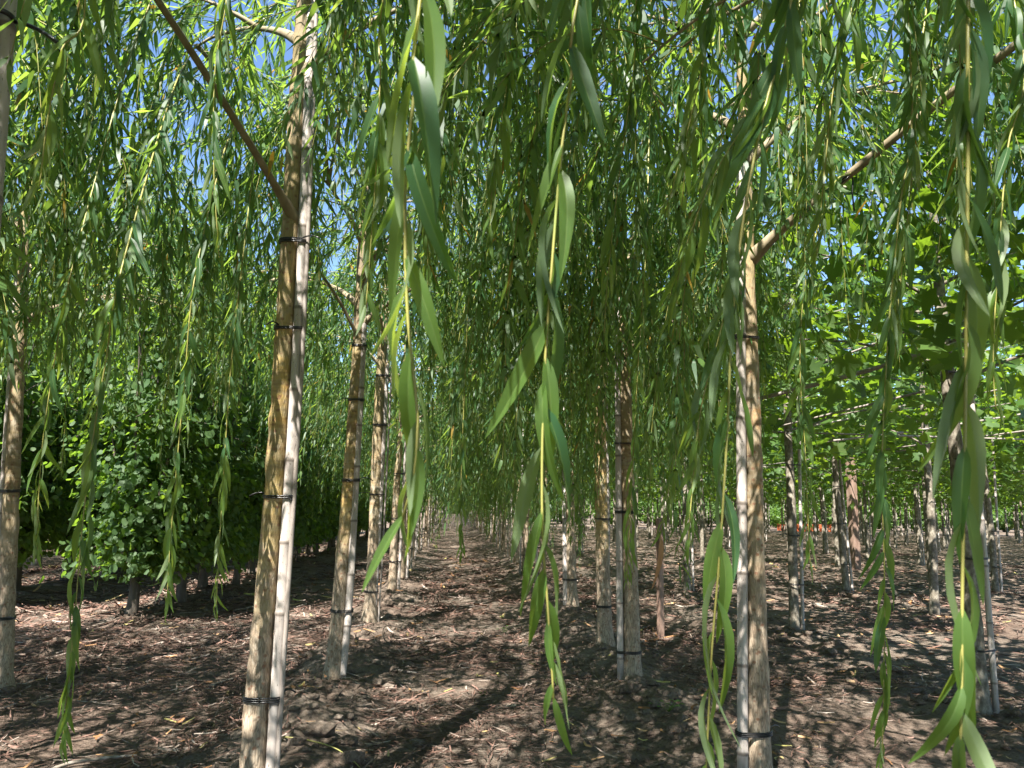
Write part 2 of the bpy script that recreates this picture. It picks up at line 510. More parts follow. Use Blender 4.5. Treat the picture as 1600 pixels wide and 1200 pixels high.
def soil_clods():
    rng = np.random.default_rng(5); g = Geo()
    t = (1 + 5 ** .5) / 2
    iv = np.array([(-1, t, 0), (1, t, 0), (-1, -t, 0), (1, -t, 0), (0, -1, t), (0, 1, t), (0, -1, -t), (0, 1, -t), (t, 0, -1), (t, 0, 1), (-t, 0, -1), (-t, 0, 1)], float)
    iv /= np.linalg.norm(iv[0])
    fs = [(0, 11, 5), (0, 5, 1), (0, 1, 7), (0, 7, 10), (0, 10, 11), (1, 5, 9), (5, 11, 4), (11, 10, 2), (10, 7, 6), (7, 1, 8), (3, 9, 4), (3, 4, 2), (3, 2, 6), (3, 6, 8), (3, 8, 9), (4, 9, 5), (2, 4, 11), (6, 2, 10), (8, 6, 7), (9, 8, 1)]
    for k in range(2600):
        xr = (XL, XR, XS[0], XP[0])[k % 4]
        y = math.exp(rng.uniform(math.log(1.7), math.log(14))); x = xr + rng.normal(0, .26)
        r = rng.gamma(1.7, .010) + .005
        r = min(r, .065)
        v = iv * (r * (1 + .55 * (rng.random((12, 1)) - .5))) * np.array([1.2, 1.0, .7])
        g.add(v + (x, y, g1(x, y) + r * .15), fs)
    tag(ob('soil_clods', g.mesh('soil_clods', M['soil'], False)), 'crumbled grey brown soil clods on the row ridges', None, None, 'stuff')


soil_clods()

# ------------------------------------------------------------------ leaves and shoots
def leaf_frame(d, out, rng, jit=.5):
    """direction d, upper side towards out; returns n and s"""
    n = out + rng.normal(0, jit, 3)
    n = n - d * (n @ d)
    n = unit(n)
    return n, np.cross(d, n)


def add_leaf(g, base_i, p, d, n, s, L, W, lv, rng, m=1):
    """one simple lance-shaped leaf welded to the stem vertex base_i"""
    c = rng.uniform(-.05, .20); sw = rng.normal(0, .07); tw = rng.normal(0, .25)
    c1, s1 = math.cos(tw), math.sin(tw)
    sB = s * c1 + n * s1
    def P(t, y, ss): return p + d * (t * L) + ss * (y * W * .5 + sw * L * t * t) - n * (c * L * t * t)
    v = [P(.08, 0, s), P(.30, 1, s), P(.30, -1, s), P(.58, .86, sB), P(.58, -.86, sB), P(.82, .36, sB), P(.82, -.36, sB), P(1, 0, sB)]
    k = g.add(np.array(v), None, None, lv)
    F3 = np.array([(k, k + 1, k + 2), (k + 5, k + 7, k + 6), (base_i, k, k + 1)]); F4 = np.array([(k + 1, k + 3, k + 4, k + 2), (k + 3, k + 5, k + 6, k + 4)])
    g.f3.append(F3); g.m3.append(np.full(3, m)); g.f4.append(F4); g.m4.append(np.full(2, m))


def shoot_path(rng, L, e0, stiff, n):
    """starts along +X at elevation e0 and bends over to hang"""
    p = np.zeros(3); d = np.array([math.cos(e0), 0, math.sin(e0)]); pts = [p.copy()]; h = L / n
    side = rng.normal(0, .22)
    for i in range(n):
        pull = h / stiff
        d = unit(d + np.array([0, 0, -1]) * pull + np.array([.05, side * .12, 0]) * h + rng.normal(0, .035, 3))
        p = p + d * h; pts.append(p.copy())
    return np.array(pts)


def make_shoot(rng, L, e0, stiff, pitch=.0225, leafL=.130, ang=(.25, 1.0)):
    n = max(6, int(L / .11)); P = shoot_path(rng, L, e0, stiff, n)
    P = smooth_path(P, n * 2 + 1)
    g = Geo(); tube(g, P, np.linspace(.0023, .0008, len(P)), 3, .5, 0, False)
    seg = np.concatenate([[0], np.cumsum(np.linalg.norm(np.diff(P, axis=0), axis=1))])
    s_ = .06; phi = rng.uniform(0, 6.28)
    T = np.gradient(P, axis=0)
    while s_ < seg[-1] - .004:
        i = int(np.searchsorted(seg, s_)); i = min(i, len(P) - 1)
        t = unit(T[i]); a = unit(np.cross(t, (.3, .9, .2))); b = np.cross(t, a)
        phi += 2.4 + rng.normal(0, .35)
        outw = a * math.cos(phi) + b * math.sin(phi)
        th = rng.uniform(*ang); u = s_ / seg[-1]
        d = unit(t * math.cos(th) + outw * math.sin(th) + np.array([0, 0, -.22]))
        nn, ss = leaf_frame(d, outw * .7 + np.array([0, 0, .6]), rng, .35)
        l = leafL * rng.uniform(.7, 1.25) * (1 - .5 * max(0, (u - .75) / .25)) * min(1, .6 + u * 2)
        lv = float(np.clip(rng.normal(.42, .20) + .35 * max(0, (u - .8) / .2), 0, .96)) if rng.random() > .010 else 1.0
        add_leaf(g, 3 * i + int(rng.integers(3)), P[i], d, nn, ss, l, l * rng.uniform(.105, .145), lv, rng)
        s_ += pitch * rng.uniform(.7, 1.35)
    g.P = P
    return g


rs = np.random.default_rng(21)
SHOOTS = []                       # (geo, mesh, drop)
for L in (.45, .6, .8, 1.0, 1.25, 1.5, 1.8, 2.15):
    for k in range(4):
        g = make_shoot(rs, L, rad(rs.uniform(-5, 55)), rs.uniform(.22, .62))
        SHOOTS.append([g, g.mesh('hanging_shoot', [M['stem'], M['willow']]), -float(g.P[-1][2])])
DROP = np.array([s[2] for s in SHOOTS])


def pick_shoot(drop, rng):
    c = np.argsort(np.abs(DROP - drop))[:5]
    i = int(rng.choice(c)); return i, float(np.clip(drop / max(DROP[i], .1), .82, 1.22))


def trunk_mesh(path, radii, mat, sides=14, rng=None, step=.06, flare=True, knots=5):
    path = np.asarray(path, float)
    n = max(8, int(np.linalg.norm(np.diff(path, axis=0), axis=1).sum() / step))
    P = smooth_path(path, n)
    seg = np.concatenate([[0], np.cumsum(np.linalg.norm(np.diff(path, axis=0), axis=1))])
    sp = np.linspace(0, seg[-1], n)
    R = np.interp(sp, seg, radii)
    if flare: R = R * (1 + .32 * np.exp(-np.maximum(sp - .07, 0) / .07))
    for _ in range(knots):
        c = rng.uniform(.2, seg[-1]); R = R * (1 + rng.uniform(.012, .045) * np.exp(-((sp - c) / .04) ** 2))
    P = P + rng.normal(0, .0015, P.shape)
    g = Geo(); tube(g, P, R, sides, .5, 0, True, .06, rng)
    return g.mesh('trunk', mat), P, R


def limb_mesh(P, r0, r1, mat, sides=7):
    g = Geo(); R = np.linspace(r0, r1, len(P)); R[:4] *= (1.9, 1.55, 1.25, 1.08)
    P = smooth_path(P, 3 * len(P)); R = np.interp(np.linspace(0, 1, len(P)), np.linspace(0, 1, len(R)), R)
    tube(g, P, R, sides, wob=.05, rng=np.random.default_rng(len(P)))
    return g.mesh('branch', mat)


def skeleton(rng, top, lean=(0, 0), nl=9, z0=1.95, z1=3.5, reach=1.0):
    """limbs of a willow crown in tree coordinates; (points, r0, r1)"""
    limbs = []
    for i in range(nl):
        h = z0 + (z1 - z0) * (i / (nl - 1)) ** .9; az = i * 2.4 + rng.normal(0, .35) ; e = rad(rng.uniform(32, 58))
        L = reach * rng.uniform(1.0, 1.55) * (1 - .28 * i / nl); p = np.array([lean[0] * h, lean[1] * h, h]); pts = [p]
        for k in range(9):
            e -= rad(rng.uniform(3, 7.5)); az += rng.normal(0, .07)
            p = p + L / 9 * np.array([math.cos(az) * math.cos(e), math.sin(az) * math.cos(e), math.sin(e)]); pts.append(p)
        limbs.append((np.array(pts), .0155 * (1 - .35 * i / nl), .0035))
        for q in range(3):
            k = int(rng.integers(3, 8)); a2 = az + rng.choice((-1, 1)) * rng.uniform(.5, 1.1); e2 = rad(rng.uniform(5, 45)); pp = pts[k]; sub = [pp]
            l2 = rng.uniform(.4, .8)
            for j in range(6):
                e2 -= rad(rng.uniform(4, 10)); pp = pp + l2 / 6 * np.array([math.cos(a2) * math.cos(e2), math.sin(a2) * math.cos(e2), math.sin(e2)]); sub.append(pp)
            limbs.append((np.array(sub), .008, .003))
    return limbs


def shoot_sites(limbs, rng, gap=.13):
    sites = []
    for P, r0, r1 in limbs:
        seg = np.concatenate([[0], np.cumsum(np.linalg.norm(np.diff(P, axis=0), axis=1))])
        s_ = .32 if r0 > .01 else .10
        while s_ < seg[-1]:
            p = np.array([np.interp(s_, seg, P[:, k]) for k in range(3)])
            i = min(int(np.searchsorted(seg, s_)), len(P) - 1); d = P[i] - P[i - 1]
            sites.append((p, math.atan2(d[1], d[0]) + rng.normal(0, .9)))
            s_ += gap * rng.uniform(.6, 1.4)
        sites.append((P[-1], math.atan2(*(P[-1] - P[-2])[1::-1])))
    return sites


# lower edge of the hanging foliage, as the photograph shows it (1600 wide)
_ex = [-600, 0, 100, 200, 300, 400, 500, 600, 640, 680, 720, 760, 800, 900, 1000, 1100, 1150, 1230, 1300, 1400, 1500, 1600, 2200]
_ey = [640, 640, 620, 600, 600, 640, 700, 660, 650, 700, 780, 800, 830, 870, 890, 850, 760, 560, 480, 500, 500, 480, 480]


def too_low(Pw, rng):
    """keeps the shoots of the near trees out of the camera's face and above the hanging edge"""
    if np.min(np.linalg.norm(Pw - CAM, axis=1)) < 1.15: return True
    x, y, z = proj(Pw); k = (z > .3) & (x > -150) & (x < 1750)
    if not k.any(): return False
    if z[k].min() < 1.5 and (y[k] > 330).any(): return True
    j = 70 * rng.normal()
    n_ = (355 * (x[k] - 462) - 222 * (y[k] - 345)) / 418.7
    if ((np.abs(n_) < 20) & (y[k] < 350) & (y[k] > -20) & (z[k] < 3.0)).any(): return True
    for x0, x1, lim, dep in ((375, 492, 350, 3.05), (500, 585, 430, 5.2), (1140, 1212, 470, 3.2), (575, 615, 560, 7.6), (955, 1000, 640, 5.4)):
        if ((x[k] > x0) & (x[k] < x1) & (y[k] > lim + j * .6) & (z[k] < dep)).any(): return True
    return bool((y[k] > np.interp(x[k], _ex, _ey) + j).any())


def ztarget(rng, az, side):
    """height at which a shoot ends: side = +1 for the shrub-side row whose aisle side is short, -1 for the other row"""
    c = math.cos(az)
    if side > 0: return rng.uniform(1.65, 2.5) if c > .0 else rng.uniform(.7, 1.8)
    if side < 0: return rng.uniform(.25, 1.5) if c < .3 else rng.uniform(.7, 1.9)
    return rng.uniform(.7, 1.9)


def crown_geo(rng, side, gap=.138, scale=1.0):
    limbs = skeleton(rng, 3.6, reach=.74 if side else 1.0); g = Geo(); gb = Geo()
    for P, a, b in limbs: tube(gb, P, np.linspace(a, b, len(P)), 5)
    for p, az in shoot_sites(limbs, rng, gap):
        zt = ztarget(rng, az, side); dr = np.clip(p[2] - zt, .3, 2.4) * rng.uniform(.55, 1.0)
        i, s_ = pick_shoot(dr, rng); c, s = math.cos(az) * s_, math.sin(az) * s_
        g.merge(SHOOTS[i][0], np.array([[c, -s, 0], [s, c, 0], [0, 0, s_]]), p, rng.normal(0, .06))
    return g, gb


# ------------------------------------------------------------------ ties and canes
def hull_pt(c1, r1, c2, r2, th):
    u = np.array([math.cos(th), math.sin(th)])
    return (c1 + r1 * u) if (c1 @ u + r1) >= (c2 @ u + r2) else (c2 + r2 * u)


def tie_mesh(c1, r1, c2, r2, z, rng, turns=2.6, tail=.09, base=(0, 0, 0), thick=.0032):
    """a plastic tube tie wound round a trunk and its cane, with a loose end"""
    pts = []; t0 = rng.uniform(0, 6.28); n = int(turns * 26)
    for k in range(n + 1):
        th = t0 + turns * 2 * math.pi * k / n; q = hull_pt(c1, r1 + thick, c2, r2 + thick, th)
        pts.append((q[0], q[1], z + (k / n - .5) * .007 * turns + .003 * math.sin(th)))
    u = np.array(pts[-1]) - np.array(pts[-4]); u = unit(u); o = unit(np.array([*(np.array(pts[-1])[:2] - (c1 + c2) / 2), 0]))
    p = np.array(pts[-1])
    for k in range(5):
        p = p + (u * .5 + o * .8 + np.array([0, 0, .25 - .22 * k])) * (tail / 5); pts.append(tuple(p))
    g = Geo(); tube(g, np.array(pts) - base, thick, 5)
    return g.mesh('tie', M['tie'])


def cane_mesh(P, r, rng, n=60):
    """a bamboo cane with its nodes"""
    P = smooth_path(P, n); seg = np.concatenate([[0], np.cumsum(np.linalg.norm(np.diff(P, axis=0), axis=1))])
    pts = [P[0]]; R = [r]; LV = [0.]; s_ = rng.uniform(.1, .3)
    f = lambda q: np.array([np.interp(q, seg, P[:, k]) for k in range(3)])
    while s_ < seg[-1] - .05:
        for o, m in ((-.012, 1.0), (-.004, 1.10), (.003, 1.14), (.010, .97)): pts.append(f(s_ + o)); R.append(r * m * (1 - .1 * s_ / seg[-1])); LV.append(1. if o in (-.004, .003) else 0.)
        s_ += rng.uniform(.26, .38)
    pts.append(P[-1]); R.append(r * .9); LV.append(0.)
    g = Geo(); tube(g, pts, R, 10, np.array(LV))
    return g.mesh('pole', M['cane'])


ORD = ['first', 'second', 'third', 'fourth', 'fifth', 'sixth', 'seventh', 'eighth', 'ninth', 'tenth', 'eleventh', 'twelfth']

# ------------------------------------------------------------------ near willows, drawn from the photograph
def px_path(rows, Y, extend=None, lean_y=0.0):
    P = [at(x, y, Y) for x, y, *_ in rows]; D = [np.linalg.norm(q - CAM) for q in P]
    R = [h / FPX * (q - CAM) @ CF for (x, y, h), q in zip(rows, P)]
    if extend is not None:
        d = P[-1] - P[0]; d = d / d[2]; k = extend - P[-1][2]
        if k > .05: P.append(P[-1] + d * k); R.append(R[-1] * .55)
    return np.array(P), R


def near_willow(rows, Y, cane_rows, ties, label, cane_label, side, seed, extra_limbs=(), lod=True, gap=.138, cane2=None, ext=3.6, nl=9, z0=2.35, bark='wbark'):
    rng = np.random.default_rng(seed)
    P, R = px_path(rows, Y, ext)
    x0, y0 = P[0][:2]; zg = g1(x0, y0)
    P[0][2] = zg - .06
    t = thing('willow_tree', label, 'tree', (x0, y0, zg), 'weeping willows in the two rows')
    base = np.array([x0, y0, zg])
    me, TP, TR = trunk_mesh(P - base, R, M[bark], 16, rng)
    ob('trunk', me, t)
    TPw = TP + base
    CPw = None
    if cane_rows:
        C, CRad = px_path(cane_rows, Y - .015, None); C = np.concatenate([C, [C[-1] + (C[-1] - C[0]) / (C[-1] - C[0])[2] * max(.05, 2.9 - C[-1][2])]])
        C[0][2] = g1(C[0][0], C[0][1]) - .1
        b2 = np.array([C[0][0], C[0][1], g1(C[0][0], C[0][1])])
        ct = thing('support_cane', cane_label, 'cane', b2, 'canes tied to the willow trunks')
        ob('pole', cane_mesh(C - b2, CRad[0], rng), ct)
        if cane2:
            off = np.array(cane2)
            g = Geo(); tube(g, smooth_path(C - b2 + off, 30), CRad[0] * .42, 8); ob('splint', g.mesh('splint', M['cane']), ct)
        CS = smooth_path(C, 80)
        for py in ties:
            rr = at(800, py, 1); zz = None
            # height of that picture row on the trunk
            _, ys, _ = proj(TPw); i = int(np.argmin(np.abs(ys - py))); zz = TPw[i][2]
            j = int(np.argmin(np.abs(CS[:, 2] - zz)))
            ob('tie', tie_mesh(TPw[i][:2], TR[i] * 1.02, CS[j][:2], CRad[0] * 1.05, zz, rng, base=b2, tail=rng.uniform(.05, .14)), ct)
    lean = (P[-1] - P[0])[:2] / (P[-1] - P[0])[2]
    limbs = skeleton(rng, 3.6, lean, nl, z0, max(3.5, z0 + 1.0))
    shoots_on(t, base, limbs, rng, side, gap)
    for PL, a, b in limbs:
        ob('branch', limb_mesh(PL, a, b, M['twig']), t)
    for q in extra_limbs:
        Q = smooth_path(np.array(q[0]) - base, 24); ob('branch', limb_mesh(Q, q[1], q[2], M['twig'], 9), t)
    return t, base


def shoots_on(t, base, limbs, rng, side, gap):
    n = 0; sites = shoot_sites(limbs, rng, gap)
    for q in rng.permutation(len(sites)):
        p, az = sites[q]
        if n >= 290: break
        if base[0] > 0 and base[1] < 1.5 and vnoise(p[0] * 1.5 + base[0] * 3 + 40, p[1] * 1.5 + base[1] * 3 + 40) < -.23: continue  # holes in the crowns beside and behind the camera let sun patches through
        for tries in range(4):
            zt = ztarget(rng, az, side) + .35 * tries
            dr = np.clip(p[2] - zt, .3, 2.3) * rng.uniform(.55, 1.0)
            i, s_ = pick_shoot(dr, rng); c, s = math.cos(az), math.sin(az)
            Pw = (SHOOTS[i][0].P * s_) @ np.array([[c, -s, 0], [s, c, 0], [0, 0, 1]]).T + p + base
            if not too_low(Pw, rng):
                ob('hanging_shoot', SHOOTS[i][1], t, p, (0, 0, az), s_); n += 1; break
            az += rng.normal(0, 1.2)


W_GROUP = 'weeping willows in the two rows'
L1, L1b = near_willow([(393, 1275, 23), (401, 1100, 19), (428, 770, 14.5), (445, 515, 14.5), (462, 200, 13), (476, 0, 12)], 2.97,
                      [(420, 1275, 9.5), (430, 1100, 9.5), (451, 770, 9.3), (466, 515, 9), (480, 200, 8), (487, 0, 8)], [1100, 770, 515, 388],
                      'thick yellow barked willow with a split cane, first in the row beside the shrubs',
                      'pale split cane with four black ties on the thickest yellow willow trunk', 1, 101,
                      [([at(462, 345, 2.97), at(430, 290, 2.85), at(370, 192, 2.6), at(300, 82, 2.35), at(240, -10, 2.15), at(140, -170, 1.9)], .016, .010)],
                      cane2=(.024, -.012, 0), z0=2.95, ext=4.1)
L2, L2b = near_willow([(520, 1060, 13), (533, 900, 11), (547, 740, 10.5), (560, 540, 9.5), (570, 350, 9)], 5.14,
                      [(533, 1056, 6), (545, 950, 6), (556, 750, 6), (567, 540, 5.5), (575, 350, 5)], [948, 750, 622, 540],
                      'olive and yellow willow with flared foot, second in the row beside the shrubs',
                      'round pale cane on the second willow of the row beside the shrubs', 1, 102,
                      [([at(566, 540, 5.14), at(530, 470, 5.0), at(490, 410, 4.85), at(470, 370, 4.7)], .014, .008)])
L3, L3b = near_willow([(577, 972, 11), (584, 850, 9), (591, 660, 8), (598, 540, 7.5)], 7.54,
                      [(584, 970, 3.6), (594, 800, 3.6), (604, 600, 3.4), (608, 520, 3.2)], [925, 772, 665, 590],
                      'greyish willow with two thin canes beside it, third in the row beside the shrubs',
                      'twin thin canes on the third willow of the row beside the shrubs', 1, 103, bark='tanbark', cane2=(.045, .0, 0))
R1, R1b = near_willow([(1187, 1240, 20), (1185, 1100, 17), (1180, 900, 15), (1177, 700, 13), (1172, 540, 12), (1165, 330, 11)], 3.15,
                      [(1160, 1240, 9), (1160, 1100, 9), (1160, 900, 8.5), (1158, 700, 8), (1158, 540, 7)], [1140, 535],
                      'thick willow with orange upper bark, first in the row facing the plane trees',
                      'grey cane with two black ties before the orange barked willow', -1, 104,
                      [([at(1172, 405, 3.15), at(1230, 350, 3.0), at(1330, 270, 2.75), at(1460, 165, 2.45), at(1600, 60, 2.15), at(1760, -60, 1.9)], .020, .014)], z0=2.75, ext=3.9, bark='orangebark')
R2, R2b = near_willow([(988, 1053, 14), (985, 900, 12), (981, 780, 11), (976, 600, 10), (972, 450, 9)], 5.33,
                      [(970, 1049, 5.5), (968, 900, 5.3), (966, 700, 5.3), (965, 520, 5)], [1010, 800, 690, 560],
                      'grey willow with pale bamboo cane standing apart, on the bare mound beside the aisle',
                      'pale bamboo cane beside the second willow of the row facing the plane trees', -1, 105, bark='tanbark')
R3, R3b = near_willow([(946, 1006, 12), (941, 850, 10.5), (938, 700, 10), (938, 540, 9)], 6.49,
                      [(949, 1003, 3), (950, 850, 3), (947, 600, 3)], [948, 805, 590],
                      'brown willow close behind the mound, third in the row facing the plane trees',
                      'thin cane behind the third willow of the row facing the plane trees', -1, 106)
R4, R4b = near_willow([(894, 947, 9), (890, 800, 8), (888, 640, 7)], 8.9,
                      [(884, 946, 4), (882, 800, 4), (881, 640, 4)], [903, 760, 665],
                      'grey willow with cane on its aisle side, fourth in the row facing the plane trees',
                      'cane tied to the fourth willow of the row facing the plane trees', -1, 107, bark='tanbark')
LX, LXb = near_willow([(8, 1060, 13), (14, 850, 12), (24, 650, 10), (34, 480, 9)], 5.08, [(-8, 1058, 5), (0, 850, 5), (12, 650, 4.5), (24, 480, 4)], [965, 773],
                      'slim tan willow standing in line with the leafy shrubs', 'cane tied to the slim tan willow in line with the shrubs', 0, 108, bark='tanbark')

# the first willows beside the camera: crowns overhead, trunks outside or at the edge of the picture; gap tuned for ground light
def side_willow(x, y, label, side, seed, leanx=0.0, gap=.115):
    rng = np.random.default_rng(seed); z0 = g1(x, y)
    t = thing('willow_tree', label, 'tree', (x, y, z0), W_GROUP)
    P = np.array([(0, 0, -.06), (leanx * 1, .01, 1.0), (leanx * 2, 0, 2.0), (leanx * 3.4, 0, 3.4)])
    me, _, _ = trunk_mesh(P, [.05, .042, .038, .02], M['wbark'], 14, rng); ob('trunk', me, t)
    limbs = skeleton(rng, 3.6, (leanx, 0)); base = np.array([x, y, z0])
    def hides(q):
        a, b_, z = proj(q[0] + base); return bool(((z > .1) & (z < 1.6) & (a > -80) & (a < 1680) & (b_ > -60)).any())
    limbs = [q for q in limbs if not hides(q)]
    shoots_on(t, base, limbs, rng, side, gap)
    for PL, a, b in limbs: ob('branch', limb_mesh(PL, a, b, M['twig']), t)
    return t, base


L0, L0b = side_willow(-.93, 1.30, 'willow beside the camera whose cane shows in the upper corner', 1, 201, 0, .12)
R0, R0b = side_willow(XR + .02, 1.0, 'willow beside the camera whose shoots hang before the plane trees', -1, 202, 0, .20)
side_willow(XL, -1.1, 'willow behind the camera in the row beside the shrubs', 1, 203, 0, .16)
side_willow(XR, -1.3, 'willow behind the camera in the row facing the plane trees', -1, 204, 0, .21)
side_willow(-2.9, 2.4, 'willow beside the camera in line with the shrubs', 0, 205, 0, .088)  # unseen crown thickened to deepen the shade on the ground
side_willow(-2.9, -.4, 'willow behind the camera in line with the shrubs', 0, 206, 0, .088)  # crown out of view, made dense for ground shade too
side_willow(XL, -3.3, 'unseen willow added for shade, two places behind the camera in the row beside the shrubs', 1, 207)  # this and the next three are unseen trees added to shade the ground
side_willow(-2.9, -2.8, 'unseen willow added for shade, two places behind the camera in line with the shrubs', 0, 208, 0, .088)
side_willow(-5.1, 1.2, 'unseen willow added for shade beside the camera, in the next row past the shrubs', 0, 209, 0, .088)
side_willow(-5.1, 4.0, 'willow added for shade in line with the second shrub row, outside the view', 0, 210)

# the cane in the upper corner with its tie
rc = np.random.default_rng(77)
b = np.array([-.80, 1.30, g1(-.80, 1.30)])
ct = thing('support_cane', 'near cane top with long loose black tie in the upper corner', 'cane', b, 'canes tied to the willow trunks')
top = at(18, -60, 1.36); CP = np.array([(0, 0, -.1), (.0, .01, 1.0), top - b, (top - b) + (top - b) / (top - b)[2] * .3])
ob('pole', cane_mesh(CP, .0165, rc), ct)
zt = at(10, 28, 1.34)
gt = Geo(); pts = []
for k in range(60):
    th = 1.0 + 2 * 2 * math.pi * k / 59; pts.append((zt[0] - b[0] - .012 + .021 * math.cos(th), zt[1] - b[1] + .021 * math.sin(th), zt[2] - b[2] + .006 * k / 59))
e = at(92, 68, 1.30) - b
for k in range(1, 7): pts.append(tuple(np.array(pts[59]) * (1 - k / 6) + e * (k / 6) + np.array([0, 0, .008 * math.sin(k / 6 * math.pi)])))
tube(gt, pts, .0042, 6); ob('tie', gt.mesh('tie', M['tie']), ct)

# ------------------------------------------------------------------ the rest of the willow rows: shared trunks and crowns
FAR = {}
for side in (1, -1, 0):
    FAR[side] = []
    for k in range(2):
        r_ = np.random.default_rng(300 + 10 * k + side); g, gb = crown_geo(r_, side)
        me, TP, TR = trunk_mesh([(0, 0, -.06), (.02 * k, .01, 1.2), (.03, 0, 2.2), (.04, 0, 3.5)], [.05, .042, .036, .018], M['tanbark'], 10, r_, .12)
        FAR[side].append((me, g.mesh('crown', [M['stem'], M['willow']]), gb.mesh('branches', M['twig']), TP, TR))
FARCANE = []
for k in range(3):
    r_ = np.random.default_rng(330 + k); dx = .085
    FARCANE.append((cane_mesh(np.array([(0, 0, -.1), (.005, 0, 1.2), (.012 * k, 0, 2.7)]), .019, r_),
                    [tie_mesh(np.array([-dx, 0.]), .048, np.array([0., 0.]), .02, z, r_, 2.2, .08) for z in (.4, 1.0, 1.6, 2.1)]))


def far_willow(x, y, side, label, rng, cane=True, cane_label=None, cane_sign=1, wg=W_GROUP, cg='canes tied to the willow trunks', s=None):
    z = g1(x, y); k = int(rng.integers(2)); me, cr, br, TP, TR = FAR[side][k]
    t = thing('willow_tree', label, 'tree', (x, y, z), wg)
    t.rotation_euler.z = rng.uniform(-.35, .35) if side else rng.uniform(0, 6.28)
    s = s or rng.uniform(.92, 1.1); t.scale = (s, s, s * rng.uniform(.96, 1.06))
    ob('trunk', me, t); ob('crown', cr, t, kind='stuff'); ob('branches', br, t, kind='stuff')
    if cane:
        q = int(rng.integers(3)); xx = x + .085 * cane_sign; c = thing('support_cane', cane_label, 'cane', (xx, y - .01, z), cg)
        c.rotation_euler = (rng.normal(0, .012), rng.normal(0, .012), 0 if cane_sign > 0 else math.pi)
        ob('pole', FARCANE[q][0], c)
        for tm in FARCANE[q][1]: ob('tie', tm, c, (0, 0, rng.normal(0, .05)))


rw = np.random.default_rng(41)
def row(x, ys, side, who, start, sign):
    for i, y in enumerate(ys):
        k = start + i
        if k < 12:
            la = f'slender willow, {ORD[k]} in the row {who}'; lc = f'pale cane on the {ORD[k]} willow of the row {who}'
        else:
            la = f'willow far down the row {who}, past its twelfth tree'; lc = f'pale cane far down the row {who}, past its twelfth tree'
        far_willow(x + rw.normal(0, .05), y, side, la, rw, True, lc, sign)


ys = [10.0, 11.7] + list(np.arange(13.7, 104, 1.95) + rw.normal(0, .2, len(np.arange(13.7, 104, 1.95))))
row(XL, ys, 1, 'beside the shrubs', 3, 1)
ys = [11.2, 13.4] + list(np.arange(15.6, 104, 2.15) + rw.normal(0, .2, len(np.arange(15.6, 104, 2.15))))
row(XR + .06, ys, -1, 'facing the plane trees', 4, -1)
# sunlit willows beyond the shrubs
for i, (x, y) in enumerate([(-7.6, 9.2), (-7.5, 12.0), (-7.7, 14.8), (-7.5, 17.6), (-7.6, 20.4), (-10.2, 12.5), (-10.1, 16.0), (-10.3, 19.5), (-10.1, 24.0), (-7.6, 24.5), (-7.6, 29)]):
    far_willow(x, y, 0, 'sunlit willow showing its crown over the tops of the shrubs', rw, False, wg='willows beyond the shrubs', s=rw.uniform(1.35, 1.6))

# ------------------------------------------------------------------ foreground shoots: every leaf its own object
def leaf_variant(rng, fold, curve, sway, twist, name='leaf', nt=11, width=.135):
    """a lance-shaped leaf with a midrib crease, unit length along +X, upper side +Z"""
    g = Geo(); V = []; mid = []
    ts = np.linspace(0, 1, nt) ** .92; ys = (-1, -.58, -.13, 0, .13, .58, 1)
    for t in ts:
        wv = width * .5 * (math.sin(math.pi * min(1, t ** .80)) ** .75 * (1 - .18 * t) if 0 < t < 1 else 0) + (.006 if t < .99 else .001)
        a = twist * t
        for y in ys:
            yy = y * wv; zz = fold * abs(yy) + .004 * math.sin(t * 31 + y * 3) * abs(y)
            p = np.array([t, yy * math.cos(a) - zz * math.sin(a) + sway * t * t, zz * math.cos(a) + yy * math.sin(a) - curve * t * t + .05 * math.sin(t * 5) * curve])
            V.append(p); mid.append(1.0 if y == 0 else 0.0)
    c = len(ys); f = []
    for i in range(nt - 1):
        for k in range(c - 1): f.append((i * c + k, (i + 1) * c + k, (i + 1) * c + k + 1, i * c + k + 1))
    g.add(V, None, f, float(rng.uniform(.35, .6)), mid)
    return g


rl = np.random.default_rng(55)
LEAFV = [leaf_variant(rl, rl.uniform(.1, .6), rl.uniform(-.12, .48), rl.normal(0, .11), rl.normal(0, .75)) for _ in range(16)]
def leaf_mesh_set(name, lv):
    out = []
    for g in LEAFV:
        v, f3, f4, l, mid, m3, m4 = g.arrays(); h = Geo(); h.add(v, None, f4, lv, mid); out.append(h.mesh(name, M['willow']))
    return out
LEAF_OLD = leaf_mesh_set('leaf', .38); LEAF_YOUNG_LIT = leaf_mesh_set('leaf', .95)  # bright set: young tips, plus sunlight painted into lower leaves


